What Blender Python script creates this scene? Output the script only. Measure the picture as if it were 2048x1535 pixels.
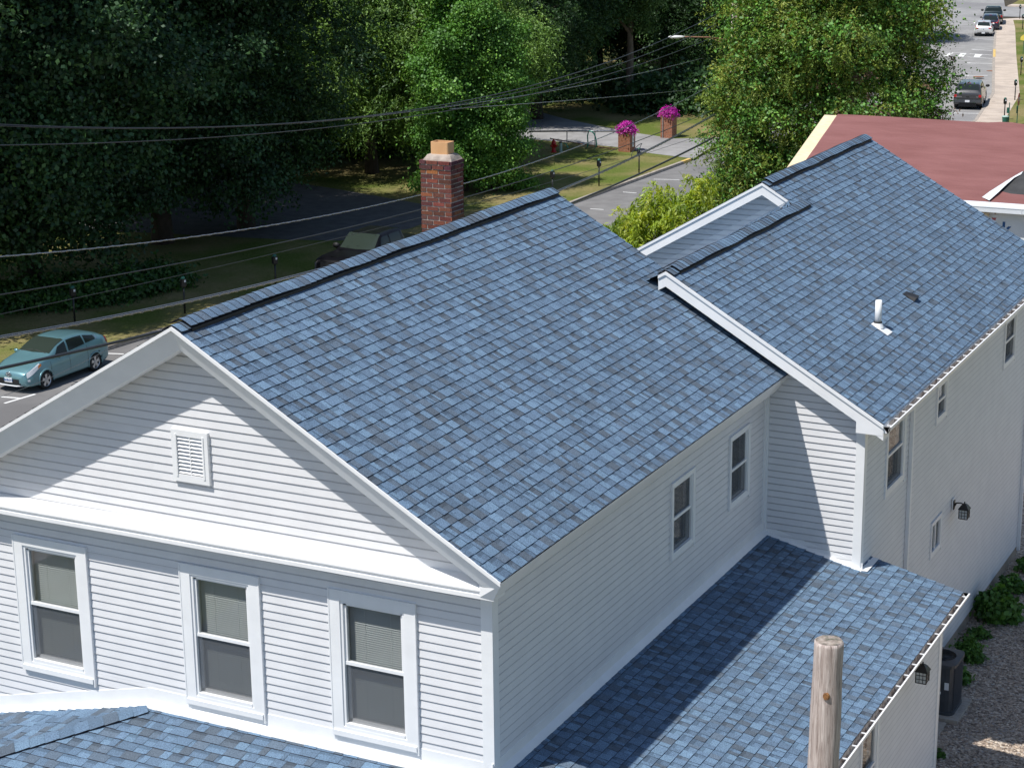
import bpy, math, random
import numpy as np
from mathutils import Vector, Matrix
random.seed(7); rng = np.random.default_rng(7)
S = bpy.context.scene
COL = S.collection
for o in list(bpy.data.objects): bpy.data.objects.remove(o)

# ---------------------------------------------------------------- camera
CAMP = Vector((10.0693, -19.0447, 15.0)); YAW, PITCH, ROLL, FOC = 0.47313, 0.27021, -0.01195, 3821.93
def cam_axes():
    cy, sy = math.cos(YAW), math.sin(YAW)
    f = Vector((-sy*math.cos(PITCH), cy*math.cos(PITCH), -math.sin(PITCH)))
    r = Vector((cy, sy, 0)); u = r.cross(f)
    c, s = math.cos(ROLL), math.sin(ROLL)
    return c*r+s*u, -s*r+c*u, f
CR, CU, CF = cam_axes()
cam = bpy.data.cameras.new('camera'); co = bpy.data.objects.new('camera', cam); COL.objects.link(co)
m = Matrix(((CR.x, CU.x, -CF.x, CAMP.x), (CR.y, CU.y, -CF.y, CAMP.y), (CR.z, CU.z, -CF.z, CAMP.z), (0, 0, 0, 1)))
co.matrix_world = m
cam.sensor_width = 36; cam.lens = 36*FOC/2048; cam.clip_start = .5; cam.clip_end = 2500
S.camera = co
def ray(px, py): return CF + CR*((px-1024)/FOC) - CU*((py-767.5)/FOC)
def on(ax, v, px, py):                      # where the sight line of a picture point meets the plane x / y / z = v
    d = ray(px, py); return CAMP + d*((v-CAMP[ax])/d[ax])

# ---------------------------------------------------------------- light
AX, AY = .27, .50                           # the shadow of a point h above the ground falls at (AX h, AY h)
SUN = Vector((-AX, -AY, 1)).normalized()
w = bpy.data.worlds.new('World'); S.world = w; w.use_nodes = True
nt = w.node_tree; sky = nt.nodes.new('ShaderNodeTexSky'); sky.sky_type = 'NISHITA'; sky.sun_disc = False
sky.sun_elevation = math.asin(SUN.z); sky.sun_rotation = math.atan2(SUN.x, SUN.y)
sky.air_density = 1.0; sky.dust_density = .6; sky.ozone_density = 1.7
nt.links.new(sky.outputs[0], nt.nodes['Background'].inputs[0]); nt.nodes['Background'].inputs[1].default_value = .085
sl = bpy.data.lights.new('sun', 'SUN'); sl.energy = 3.75; sl.angle = math.radians(.55); sl.color = (1, .965, .91)
so = bpy.data.objects.new('sun', sl); COL.objects.link(so); so.rotation_euler = SUN.to_track_quat('Z', 'Y').to_euler()
S.view_settings.view_transform = 'Standard'; S.view_settings.look = 'None'; S.view_settings.gamma = 1
S.view_settings.exposure = .42
try:
    S.cycles.max_bounces = 6; S.cycles.transparent_max_bounces = 8; S.cycles.use_denoising = True
    S.cycles.diffuse_bounces = 3; S.cycles.glossy_bounces = 3; S.cycles.caustics_reflective = False; S.cycles.caustics_refractive = False
except Exception: pass

# ---------------------------------------------------------------- helpers
def wloc(o):
    v = Vector((0, 0, 0))
    while o is not None: v += o.location; o = o.parent
    return v
def attach(o, parent):
    if parent is not None:
        o.parent = parent; o.location = o.location - wloc(parent)
class MB:
    def __init__(s): s.v = []; s.f = []; s.c = []; s.hasc = False
    def add(s, vs, fs, col=None):
        n = len(s.v); s.v.extend(tuple(p) for p in vs)
        for f in fs: s.f.append(tuple(i+n for i in f)); s.c.append(col)
        if col is not None: s.hasc = True
        return s
    def quad(s, a, b, c, d, col=None): return s.add((a, b, c, d), ((0, 1, 2, 3),), col)
    def box(s, lo, hi, col=None):
        x0, y0, z0 = lo; x1, y1, z1 = hi
        vs = [(x, y, z) for z in (z0, z1) for y in (y0, y1) for x in (x0, x1)]
        return s.add(vs, ((0, 2, 3, 1), (4, 5, 7, 6), (0, 1, 5, 4), (2, 6, 7, 3), (0, 4, 6, 2), (1, 3, 7, 5)), col)
    def obox(s, c, ax, ay, az, col=None):    # box from centre and three half-axis vectors
        c = Vector(c); ax, ay, az = Vector(ax), Vector(ay), Vector(az)
        vs = [c+ax*i+ay*j+az*k for k in (-1, 1) for j in (-1, 1) for i in (-1, 1)]
        return s.add(vs, ((0, 2, 3, 1), (4, 5, 7, 6), (0, 1, 5, 4), (2, 6, 7, 3), (0, 4, 6, 2), (1, 3, 7, 5)), col)
    def prism(s, pts, vec, col=None):        # closed polygon swept along vec
        n = len(pts); vec = Vector(vec); vs = [Vector(p) for p in pts]+[Vector(p)+vec for p in pts]
        return s.add(vs, [tuple(range(n))[::-1], tuple(range(n, 2*n))]+[(i, (i+1) % n, n+(i+1) % n, n+i) for i in range(n)], col)
    def loft(s, rings, closed=True, caps=True, col=None):
        n = len(rings[0]); vs = [p for r in rings for p in r]; fs = []
        for k in range(len(rings)-1):
            for i in range(n if closed else n-1):
                j = (i+1) % n; fs.append((k*n+i, k*n+j, (k+1)*n+j, (k+1)*n+i))
        if caps and closed: fs += [tuple(range(n))[::-1], tuple(range((len(rings)-1)*n, len(rings)*n))]
        return s.add(vs, fs, col)
    def tube(s, pts, rad, n=8, caps=True, col=None):
        pts = [Vector(p) for p in pts]; rads = rad if isinstance(rad, (list, tuple)) else [rad]*len(pts); rings = []
        for i, p in enumerate(pts):
            d = (pts[min(i+1, len(pts)-1)]-pts[max(i-1, 0)]).normalized()
            a = d.cross(Vector((0, 0, 1)) if abs(d.z) < .9 else Vector((1, 0, 0))).normalized(); b = d.cross(a)
            rings.append([p+(a*math.cos(t)+b*math.sin(t))*rads[i] for t in [2*math.pi*k/n for k in range(n)]])
        return s.loft(rings, True, caps, col)
    def lathe(s, c, prof, n=16, col=None):   # (radius, z) profile round a vertical axis
        c = Vector(c); rings = [[c+Vector((r*math.cos(2*math.pi*k/n), r*math.sin(2*math.pi*k/n), z)) for k in range(n)] for r, z in prof]
        return s.loft(rings, True, True, col)
    def build(s, name, mat, parent=None, smooth=False, base=None):
        me = bpy.data.meshes.new(name)
        b = Vector(base) if base is not None else Vector((0, 0, 0))
        me.from_pydata([tuple(Vector(p)-b) for p in s.v] if base is not None else s.v, [], s.f)
        if s.hasc:
            at = me.color_attributes.new('Col', 'FLOAT_COLOR', 'CORNER')
            buf = np.ones((len(me.loops), 4), dtype=np.float32); i = 0
            for f, c in zip(s.f, s.c):
                if c is not None: buf[i:i+len(f), :3] = c
                i += len(f)
            at.data.foreach_set('color', buf.ravel())
        if smooth: me.shade_smooth()
        for mm in (mat if isinstance(mat, (list, tuple)) else [mat]): me.materials.append(mm)
        o = bpy.data.objects.new(name, me); COL.objects.link(o); o.location = b
        attach(o, parent); return o
def empty(name, loc, rz=0):
    o = bpy.data.objects.new(name, None); COL.objects.link(o); o.location = loc; o.rotation_euler.z = rz; o.empty_display_size = .3; return o
def tag(o, label=None, cat=None, group=None, kind=None):
    if label: o['label'] = label
    if cat: o['category'] = cat
    if group: o['group'] = group
    if kind: o['kind'] = kind
    return o
def copy_tree(o, parent=None):
    c = o.copy(); COL.objects.link(c)
    if parent is not None: c.parent = parent
    for ch in list(o.children): copy_tree(ch, c)
    return c
def finish(o, parts_mb):                     # local-space parts under a placed empty
    return o
def local(name, mb, mat, parent, smooth=False):   # part given in its parent's own space
    o = mb.build(name, mat, None, smooth); o.parent = parent; return o

# ---------------------------------------------------------------- materials
def nmat(name):
    m = bpy.data.materials.new(name); m.use_nodes = True; t = m.node_tree
    return m, t, t.nodes['Principled BSDF']
def N(t, ty, **kw):
    n = t.nodes.new(ty)
    for k, v in kw.items():
        if k in n.inputs: n.inputs[k].default_value = v
        else: setattr(n, k, v)
    return n
def rgb(c): return (c[0], c[1], c[2], 1)
def coords(t, scale=(1, 1, 1), obj=True):
    tc = N(t, 'ShaderNodeTexCoord'); mp = N(t, 'ShaderNodeMapping'); mp.inputs['Scale'].default_value = scale
    t.links.new(tc.outputs['Object'], mp.inputs[0]); return mp.outputs[0]
def noisy(name, c1, c2, scale=8, rough=.6, bump=0, bscale=40, spec=.5, metal=0, stretch=(1, 1, 1), lo=.35, hi=.65, detail=6, c3=None, s3=1.5, coat=0):
    m, t, b = nmat(name); v = coords(t, stretch)
    n = N(t, 'ShaderNodeTexNoise', Scale=scale, Detail=detail); t.links.new(v, n.inputs['Vector'])
    r = N(t, 'ShaderNodeMapRange'); r.inputs[1].default_value = lo; r.inputs[2].default_value = hi; t.links.new(n.outputs[0], r.inputs[0])
    mx = N(t, 'ShaderNodeMix', data_type='RGBA'); mx.inputs[6].default_value = rgb(c1); mx.inputs[7].default_value = rgb(c2)
    t.links.new(r.outputs[0], mx.inputs[0]); out = mx.outputs[2]
    if c3:
        n3 = N(t, 'ShaderNodeTexNoise', Scale=s3, Detail=4); t.links.new(v, n3.inputs['Vector'])
        r3 = N(t, 'ShaderNodeMapRange'); r3.inputs[1].default_value = .48; r3.inputs[2].default_value = .64; t.links.new(n3.outputs[0], r3.inputs[0])
        m3 = N(t, 'ShaderNodeMix', data_type='RGBA'); t.links.new(out, m3.inputs[6]); m3.inputs[7].default_value = rgb(c3)
        t.links.new(r3.outputs[0], m3.inputs[0]); out = m3.outputs[2]
    t.links.new(out, b.inputs['Base Color'])
    b.inputs['Roughness'].default_value = rough; b.inputs['Metallic'].default_value = metal; b.inputs['Specular IOR Level'].default_value = spec
    b.inputs['Coat Weight'].default_value = coat
    if bump:
        nb = N(t, 'ShaderNodeTexNoise', Scale=bscale, Detail=4); t.links.new(v, nb.inputs['Vector'])
        bp = N(t, 'ShaderNodeBump', Strength=1, Distance=bump); t.links.new(nb.outputs[0], bp.inputs['Height']); t.links.new(bp.outputs[0], b.inputs['Normal'])
    return m
def colmat(name, gran=60, amt=.35, rough=.9, bump=.002, patch=.15):
    m, t, b = nmat(name); v = coords(t)
    at = N(t, 'ShaderNodeVertexColor'); at.layer_name = 'Col'
    n = N(t, 'ShaderNodeTexNoise', Scale=gran, Detail=3); t.links.new(v, n.inputs['Vector'])
    r = N(t, 'ShaderNodeMapRange'); r.inputs[1].default_value = .3; r.inputs[2].default_value = .7; r.inputs[3].default_value = 1-amt; r.inputs[4].default_value = 1+amt
    t.links.new(n.outputs[0], r.inputs[0])
    n2 = N(t, 'ShaderNodeTexNoise', Scale=1.1, Detail=3); t.links.new(v, n2.inputs['Vector'])
    r2 = N(t, 'ShaderNodeMapRange'); r2.inputs[1].default_value = .3; r2.inputs[2].default_value = .7; r2.inputs[3].default_value = 1-patch; r2.inputs[4].default_value = 1+patch
    t.links.new(n2.outputs[0], r2.inputs[0])
    mu = N(t, 'ShaderNodeMath', operation='MULTIPLY'); t.links.new(r.outputs[0], mu.inputs[0]); t.links.new(r2.outputs[0], mu.inputs[1])
    vm = N(t, 'ShaderNodeVectorMath', operation='SCALE'); t.links.new(at.outputs[0], vm.inputs[0]); t.links.new(mu.outputs[0], vm.inputs['Scale'])
    t.links.new(vm.outputs[0], b.inputs['Base Color']); b.inputs['Roughness'].default_value = rough; b.inputs['Specular IOR Level'].default_value = .25
    if bump:
        bp = N(t, 'ShaderNodeBump', Strength=1, Distance=bump); t.links.new(n.outputs[0], bp.inputs['Height']); t.links.new(bp.outputs[0], b.inputs['Normal'])
    return m
def leafmat(name, transl=.3):
    m = bpy.data.materials.new(name); m.use_nodes = True; t = m.node_tree; t.nodes.remove(t.nodes['Principled BSDF']); out = t.nodes['Material Output']
    at = N(t, 'ShaderNodeVertexColor'); at.layer_name = 'Col'
    d = N(t, 'ShaderNodeBsdfDiffuse'); tr = N(t, 'ShaderNodeBsdfTranslucent'); g = N(t, 'ShaderNodeBsdfGlossy'); g.inputs['Roughness'].default_value = .55
    g.inputs['Color'].default_value = (.9, .95, 1, 1)
    hs = N(t, 'ShaderNodeHueSaturation'); hs.inputs['Saturation'].default_value = 1.15; hs.inputs['Hue'].default_value = .485; hs.inputs['Value'].default_value = 1.3
    t.links.new(at.outputs[0], d.inputs[0]); t.links.new(at.outputs[0], hs.inputs['Color']); t.links.new(hs.outputs[0], tr.inputs[0])
    m1 = N(t, 'ShaderNodeMixShader'); m1.inputs[0].default_value = transl; t.links.new(d.outputs[0], m1.inputs[1]); t.links.new(tr.outputs[0], m1.inputs[2])
    m2 = N(t, 'ShaderNodeMixShader'); m2.inputs[0].default_value = .03; t.links.new(m1.outputs[0], m2.inputs[1]); t.links.new(g.outputs[0], m2.inputs[2])
    t.links.new(m2.outputs[0], out.inputs[0]); return m
def glassmat(name, tint, see=.75, rough=.02):
    m = bpy.data.materials.new(name); m.use_nodes = True; t = m.node_tree; t.nodes.remove(t.nodes['Principled BSDF']); out = t.nodes['Material Output']
    tr = N(t, 'ShaderNodeBsdfTransparent'); tr.inputs[0].default_value = rgb(tint)
    df = N(t, 'ShaderNodeBsdfDiffuse'); df.inputs[0].default_value = (.01, .012, .014, 1)
    g = N(t, 'ShaderNodeBsdfGlossy'); g.inputs['Roughness'].default_value = rough
    m1 = N(t, 'ShaderNodeMixShader'); m1.inputs[0].default_value = 1-see; t.links.new(tr.outputs[0], m1.inputs[1]); t.links.new(df.outputs[0], m1.inputs[2])
    lw = N(t, 'ShaderNodeLayerWeight'); pw = N(t, 'ShaderNodeMath', operation='POWER'); pw.inputs[1].default_value = 4; t.links.new(lw.outputs['Facing'], pw.inputs[0])
    fr = N(t, 'ShaderNodeMath', operation='MULTIPLY_ADD'); fr.inputs[1].default_value = .5; fr.inputs[2].default_value = .06; t.links.new(pw.outputs[0], fr.inputs[0])
    m2 = N(t, 'ShaderNodeMixShader'); t.links.new(fr.outputs[0], m2.inputs[0]); t.links.new(m1.outputs[0], m2.inputs[1]); t.links.new(g.outputs[0], m2.inputs[2])
    t.links.new(m2.outputs[0], out.inputs[0]); return m
def screenmat(name, col, see):
    m = bpy.data.materials.new(name); m.use_nodes = True; t = m.node_tree; t.nodes.remove(t.nodes['Principled BSDF']); out = t.nodes['Material Output']
    tr = N(t, 'ShaderNodeBsdfTransparent'); df = N(t, 'ShaderNodeBsdfDiffuse'); df.inputs[0].default_value = rgb(col)
    m1 = N(t, 'ShaderNodeMixShader'); m1.inputs[0].default_value = 1-see; t.links.new(tr.outputs[0], m1.inputs[1]); t.links.new(df.outputs[0], m1.inputs[2])
    t.links.new(m1.outputs[0], out.inputs[0]); return m
M = {}
M['vinyl'] = noisy('white_vinyl', (.705, .705, .72), (.75, .75, .762), 2.5, .5, .0006, 14)
M['lap_shade'] = noisy('painted_lap_shade', (.50, .50, .52), (.60, .60, .61), 3, .8)  # grey that stands in for the shade line at the siding laps
M['trim'] = noisy('white_trim', (.80, .805, .81), (.85, .855, .86), 3, .42, .0012, 5)
M['dirtytrim'] = noisy('weathered_trim', (.78, .78, .77), (.62, .60, .56), 5, .5, 0, lo=.5, hi=.8)
M['shingle'] = colmat('blue_shingle', 75, .42, .92, .0025, .07)
M['underlay'] = noisy('shingle_edge', (.018, .013, .016), (.03, .024, .028), 30, .95)
M['vent_black'] = noisy('black_plastic', (.012, .012, .013), (.02, .02, .022), 10, .6)
M['gutter_in'] = noisy('gutter_dirt', (.30, .25, .22), (.46, .44, .42), 6, .8, c3=(.12, .085, .07), s3=9)
M['concrete'] = noisy('concrete', (.36, .31, .26), (.46, .41, .35), 14, .9, .003, 60)
M['found'] = noisy('foundation', (.30, .25, .2), (.38, .32, .26), 10, .9, .003, 40)
M['dark'] = noisy('dark_interior', (.012, .013, .015), (.02, .02, .024), 2, .9)
M['blind'] = noisy('blind_slat', (.80, .80, .78), (.84, .84, .82), 4, .5)
M['screen'] = screenmat('insect_screen', (.17, .18, .195), .68)
M['glass'] = glassmat('window_glass', (.88, .90, .90), .93)
M['lampglass'] = noisy('seeded_glass', (.5, .54, .55), (.65, .68, .68), 20, .15)
M['iron'] = noisy('black_iron', (.008, .008, .009), (.015, .015, .016), 9, .4)
M['steel'] = noisy('galvanised_steel', (.35, .36, .37), (.45, .46, .47), 12, .4, metal=.7)
M['grey_metal'] = noisy('grey_enamel', (.045, .05, .058), (.06, .066, .075), 6, .4)
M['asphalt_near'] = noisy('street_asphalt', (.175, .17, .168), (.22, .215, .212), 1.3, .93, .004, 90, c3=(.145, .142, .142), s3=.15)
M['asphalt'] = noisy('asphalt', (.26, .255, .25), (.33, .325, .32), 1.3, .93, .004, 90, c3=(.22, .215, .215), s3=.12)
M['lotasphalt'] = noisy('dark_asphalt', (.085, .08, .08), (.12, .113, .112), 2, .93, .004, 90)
M['walk'] = noisy('sidewalk_concrete', (.50, .42, .345), (.58, .49, .41), 1.2, .9, .002, 60, c3=(.44, .37, .31), s3=.5)
M['kerbm'] = noisy('kerb_concrete', (.30, .26, .22), (.44, .39, .34), 5, .9, .003, 50)
M['paintw'] = noisy('road_paint_white', (.78, .78, .77), (.62, .62, .61), 14, .8, lo=.45, hi=.7)
M['painty'] = noisy('kerb_paint_yellow', (.62, .42, .10), (.72, .5, .2), 5, .8)
M['wire'] = noisy('cable_sheath', (.03, .032, .036), (.05, .052, .056), 40, .35)
M['wirelit'] = noisy('bare_strand', (.3, .3, .31), (.4, .4, .41), 60, .25, metal=.8)
def lawnmat():
    m, t, b = nmat('lawn_grass'); v = coords(t)
    def nz(s, d=5):
        n = N(t, 'ShaderNodeTexNoise', Scale=s, Detail=d); t.links.new(v, n.inputs['Vector']); return n.outputs[0]
    def rng_(x, a, bb):
        r = N(t, 'ShaderNodeMapRange'); r.inputs[1].default_value = a; r.inputs[2].default_value = bb; t.links.new(x, r.inputs[0]); return r.outputs[0]
    def mix(f, a, c):
        x = N(t, 'ShaderNodeMix', data_type='RGBA'); t.links.new(f, x.inputs[0])
        for i, q in ((6, a), (7, c)):
            if isinstance(q, tuple): x.inputs[i].default_value = rgb(q)
            else: t.links.new(q, x.inputs[i])
        return x.outputs[2]
    g = mix(rng_(nz(9), .35, .65), (.085, .125, .022), (.14, .17, .04))
    d = mix(rng_(nz(6), .35, .65), (.21, .18, .075), (.28, .23, .11))
    c = mix(rng_(nz(.28, 7), .38, .62), g, d)
    t.links.new(c, b.inputs['Base Color']); b.inputs['Roughness'].default_value = 1; b.inputs['Specular IOR Level'].default_value = .1
    bp = N(t, 'ShaderNodeBump', Strength=1, Distance=.05); t.links.new(nz(14, 8), bp.inputs['Height']); t.links.new(bp.outputs[0], b.inputs['Normal']); return m
M['lawn'] = lawnmat()
M['soil'] = noisy('woodland_soil', (.035, .028, .018), (.07, .055, .03), 2, 1, .05, 6)
def gravelmat(name, sc, dark):
    m, t, b = nmat(name); v = coords(t, (1, 1, 1))
    vo = N(t, 'ShaderNodeTexVoronoi', Scale=sc, Randomness=1); t.links.new(v, vo.inputs['Vector'])
    cr = N(t, 'ShaderNodeValToRGB'); els = cr.color_ramp.elements
    sp = N(t, 'ShaderNodeSeparateColor'); t.links.new(vo.outputs['Color'], sp.inputs[0])
    cols = [(0, (.14, .105, .08)), (.25, (.32, .25, .19)), (.45, (.50, .40, .31)), (.65, (.37, .30, .25)), (.82, (.60, .50, .40)), (1, (.74, .65, .55))]
    els[0].position = 0; els[0].color = rgb(cols[0][1]); els[1].position = 1; els[1].color = rgb(cols[-1][1])
    for p, c in cols[1:-1]: e = els.new(p); e.color = rgb(c)
    t.links.new(sp.outputs[0], cr.inputs[0])
    t.links.new(cr.outputs[0], b.inputs['Base Color']); b.inputs['Roughness'].default_value = .85
    bp = N(t, 'ShaderNodeBump', Strength=1, Distance=.035, invert=True); t.links.new(vo.outputs['Distance'], bp.inputs['Height']); t.links.new(bp.outputs[0], b.inputs['Normal'])
    return m
M['gravel'] = gravelmat('river_gravel', 24, 1)
M['stone'] = colmat('pebble_stone', 40, .15, .8, .0)
def woodpole():
    m, t, b = nmat('weathered_wood'); v = coords(t, (14, 14, .7))
    n = N(t, 'ShaderNodeTexNoise', Scale=3.4, Detail=12, Roughness=.75, Distortion=.9); t.links.new(v, n.inputs['Vector'])
    cr = N(t, 'ShaderNodeValToRGB'); e = cr.color_ramp.elements
    e[0].position = .32; e[0].color = (.12, .09, .08, 1); e[1].position = .64; e[1].color = (.66, .59, .545, 1)
    q = e.new(.42); q.color = (.36, .29, .26, 1); q = e.new(.52); q.color = (.50, .42, .385, 1)
    t.links.new(n.outputs[0], cr.inputs[0]); t.links.new(cr.outputs[0], b.inputs['Base Color']); b.inputs['Roughness'].default_value = .85
    bp = N(t, 'ShaderNodeBump', Strength=.8, Distance=.012); t.links.new(n.outputs[0], bp.inputs['Height']); t.links.new(bp.outputs[0], b.inputs['Normal']); return m
M['polewood'] = woodpole()
M['poleend'] = noisy('pole_end_grain', (.42, .36, .31), (.22, .18, .15), 22, .95, .004, 30, c3=(.1, .1, .07), s3=14)
M['knot'] = noisy('wood_knot', (.35, .16, .05), (.15, .07, .03), 30, .8)
M['felt'] = noisy('red_underlayment', (.20, .078, .070), (.24, .10, .092), .6, .62, .02, 2.2, stretch=(1, 4, 4))
M['felt2'] = noisy('black_underlayment', (.035, .035, .036), (.055, .055, .056), 3, .8)
M['osb'] = noisy('bare_plywood', (.66, .53, .34), (.76, .64, .45), 5, .7, stretch=(1, 6, 1))
M['wrap'] = noisy('house_wrap', (.66, .70, .74), (.72, .75, .78), 2, .55, .004, 6)
M['bluepaint'] = noisy('blue_print', (.02, .09, .25), (.03, .11, .28), 5, .6)
M['redprint'] = noisy('red_print', (.5, .05, .06), (.45, .04, .05), 5, .6)
M['rust'] = noisy('rusty_steel', (.20, .09, .05), (.3, .16, .1), 10, .8)
M['flower'] = colmat('petals', 30, .1, .7, 0)
M['redpaint'] = noisy('red_enamel', (.55, .015, .015), (.45, .01, .01), 8, .35)
M['greenpaint'] = noisy('green_enamel', (.015, .10, .075), (.02, .13, .095), 8, .45)
M['palegreen'] = noisy('pale_green_plastic', (.35, .5, .45), (.42, .56, .5), 8, .5)
M['hose'] = noisy('green_hose', (.02, .28, .2), (.03, .35, .24), 8, .4)
M['yellow'] = noisy('sign_yellow', (.75, .62, .12), (.7, .56, .1), 8, .5)
M['signred'] = noisy('sign_red', (.38, .03, .04), (.3, .03, .04), 8, .5)
M['signwhite'] = noisy('sign_white', (.75, .75, .74), (.7, .7, .69), 8, .5)
M['rubber'] = noisy('tyre_rubber', (.012, .012, .013), (.02, .02, .021), 20, .85)
M['rim'] = noisy('alloy_rim', (.5, .51, .52), (.6, .6, .61), 9, .3, metal=.6)
M['darkgap'] = noisy('black_trim', (.01, .01, .011), (.016, .016, .017), 9, .6)
M['lens'] = noisy('headlamp_lens', (.62, .65, .68), (.8, .82, .85), 25, .12)
M['taillens'] = noisy('tail_lens', (.5, .012, .015), (.38, .008, .012), 25, .2)
M['amber'] = noisy('amber_lens', (.8, .25, .03), (.7, .2, .03), 25, .2)
M['chrome'] = noisy('chrome', (.6, .61, .62), (.68, .69, .7), 9, .15, metal=.9)
M['gold'] = noisy('gold_badge', (.6, .38, .08), (.7, .45, .1), 9, .3, metal=.4)
M['plate'] = noisy('number_plate', (.7, .72, .75), (.76, .78, .8), 9, .5)
M['carglass'] = glassmat('car_glass', (.55, .68, .6), .6)
M['seat'] = noisy('beige_seat', (.38, .33, .26), (.44, .39, .31), 9, .9)
def paint(name, c): return noisy(name, c, tuple(q*1.06 for q in c), 3, .3, metal=0, spec=.16, coat=.06) if sum(c) < .03 else noisy(name, c, tuple(q*1.06 for q in c), 3, .32, metal=.35, coat=.7)
def brickmat(name, sc, c1, c2, mort, bumpd=.01):
    m, t, b = nmat(name)
    tc = N(t, 'ShaderNodeTexCoord'); ge = N(t, 'ShaderNodeNewGeometry')
    sn = N(t, 'ShaderNodeSeparateXYZ'); t.links.new(ge.outputs['Normal'], sn.inputs[0]); sp = N(t, 'ShaderNodeSeparateXYZ'); t.links.new(tc.outputs['Object'], sp.inputs[0])
    ab = N(t, 'ShaderNodeMath', operation='ABSOLUTE'); t.links.new(sn.outputs[0], ab.inputs[0])
    gt = N(t, 'ShaderNodeMath', operation='GREATER_THAN'); gt.inputs[1].default_value = .5; t.links.new(ab.outputs[0], gt.inputs[0])
    mx = N(t, 'ShaderNodeMix'); t.links.new(gt.outputs[0], mx.inputs[0]); t.links.new(sp.outputs[0], mx.inputs[2]); t.links.new(sp.outputs[1], mx.inputs[3])
    cb = N(t, 'ShaderNodeCombineXYZ'); t.links.new(mx.outputs[0], cb.inputs[0]); t.links.new(sp.outputs[2], cb.inputs[1])
    nz = N(t, 'ShaderNodeTexNoise', Scale=9, Detail=3); t.links.new(tc.outputs['Object'], nz.inputs['Vector'])
    vm = N(t, 'ShaderNodeVectorMath', operation='SCALE'); vm.inputs['Scale'].default_value = .02; t.links.new(nz.outputs['Color'], vm.inputs[0])
    va = N(t, 'ShaderNodeVectorMath', operation='ADD'); t.links.new(cb.outputs[0], va.inputs[0]); t.links.new(vm.outputs[0], va.inputs[1])
    br = N(t, 'ShaderNodeTexBrick', Scale=1, **{'Mortar Size': .006*sc, 'Brick Width': .215*sc, 'Row Height': .076*sc, 'Bias': 0, 'Mortar Smooth': .2})
    br.inputs['Color1'].default_value = rgb(c1); br.inputs['Color2'].default_value = rgb(c2); br.inputs['Mortar'].default_value = rgb(mort)
    t.links.new(va.outputs[0], br.inputs['Vector'])
    n2 = N(t, 'ShaderNodeTexNoise', Scale=26, Detail=4); t.links.new(tc.outputs['Object'], n2.inputs['Vector'])
    r = N(t, 'ShaderNodeMapRange'); r.inputs[1].default_value = .3; r.inputs[2].default_value = .7; r.inputs[3].default_value = .65; r.inputs[4].default_value = 1.3; t.links.new(n2.outputs[0], r.inputs[0])
    sc2 = N(t, 'ShaderNodeVectorMath', operation='SCALE'); t.links.new(br.outputs[0], sc2.inputs[0]); t.links.new(r.outputs[0], sc2.inputs['Scale'])
    t.links.new(sc2.outputs[0], b.inputs['Base Color']); b.inputs['Roughness'].default_value = .9
    bp = N(t, 'ShaderNodeBump', Strength=1, Distance=bumpd, invert=True); t.links.new(br.outputs['Fac'], bp.inputs['Height']); t.links.new(bp.outputs[0], b.inputs['Normal']); return m
M['brick'] = brickmat('chimney_brick', 1.0, (.21, .06, .045), (.10, .035, .03), (.40, .34, .29))
M['brick2'] = brickmat('pillar_brick', 1.0, (.36, .13, .06), (.27, .09, .045), (.36, .30, .25))
M['clay'] = noisy('clay_flue', (.70, .40, .19), (.62, .34, .155), 6, .8, .001, 30, stretch=(1, 1, .3))
M['mortar'] = noisy('mortar_cap', (.46, .39, .33), (.33, .27, .23), 9, .95, .006, 30)
M['bark'] = noisy('tree_bark', (.20, .155, .115), (.12, .09, .065), 5, .95, .03, 9, stretch=(2, 2, .5))
M['darkbark'] = noisy('dark_bark', (.06, .045, .035), (.09, .07, .055), 5, .95, .03, 9, stretch=(2, 2, .5))
M['leaf'] = leafmat('leaf', .17)
M['leafsoft'] = leafmat('soft_leaf', .42)
# ---------------------------------------------------------------- ground, street, yard
def struct(o): return tag(o, kind='structure')
def sheet(name, pts, z, mat):
    mb = MB(); mb.add([(x, y, z) for x, y in pts], [tuple(range(len(pts)))]); return struct(mb.build(name, mat))
def slab(name, pts, z0, z1, mat):
    mb = MB(); mb.prism([(x, y, z0) for x, y in pts], (0, 0, z1-z0)); return struct(mb.build(name, mat))
sheet('ground', [(-900, -700), (900, -700), (900, 1100), (-900, 1100)], -1.05, M['soil'])
KL = [(-32.4, -40), (-31.9, 12), (-31.15, 25), (-30.4, 33), (-28.9, 48), (-28.05, 62), (-27.8, 76.3)]
KL2 = [(-28.6, 85.5), (-29.5, 100), (-33, 120), (-38, 145), (-46, 185), (-62, 240)]
KR = [(-21.5, -40), (-20, 20), (-18.6, 60), (-17.6, 97), (-19.8, 110.8), (-25.7, 136), (-31.2, 160), (-33.3, 168.5)]
GZ = -.88
sheet('street', KL+[(-28.3, 84), (-17.9, 90)]+KR[2::-1], -1.0, M['asphalt_near'])
sheet('far_street', [(-28.3, 84), (-28.6, 85.5)]+KL2[1:]+[(-47, 230), (-36, 185)]+KR[:2:-1]+[(-17.9, 90)], -1.0, M['asphalt'])
sheet('side_street', [(-36, 173.5), (40, 176), (40, 188), (-38, 186)], -.996, M['asphalt'])
slab('lawn', [(-160, -40)]+KL+[(-160, 76.3)], -1.04, GZ, M['lawn'])
slab('verge', [(-160, 76.4), (-27.85, 76.4), (-28.5, 85.5)]+KL2[1:]+[(-160, 240)], -1.04, GZ, M['lawn'])
W2 = [(x+1.75+.1*(y > 100), y) for x, y in KR]
slab('sidewalk', KR+[(-31, 171.5), (-22, 173.5)]+W2[::-1], -1.04, GZ+.01, M['walk'])
slab('corner_lawn', W2+[(-22, 173), (40, 175), (40, -40)], -1.04, GZ, M['lawn'])
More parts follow.
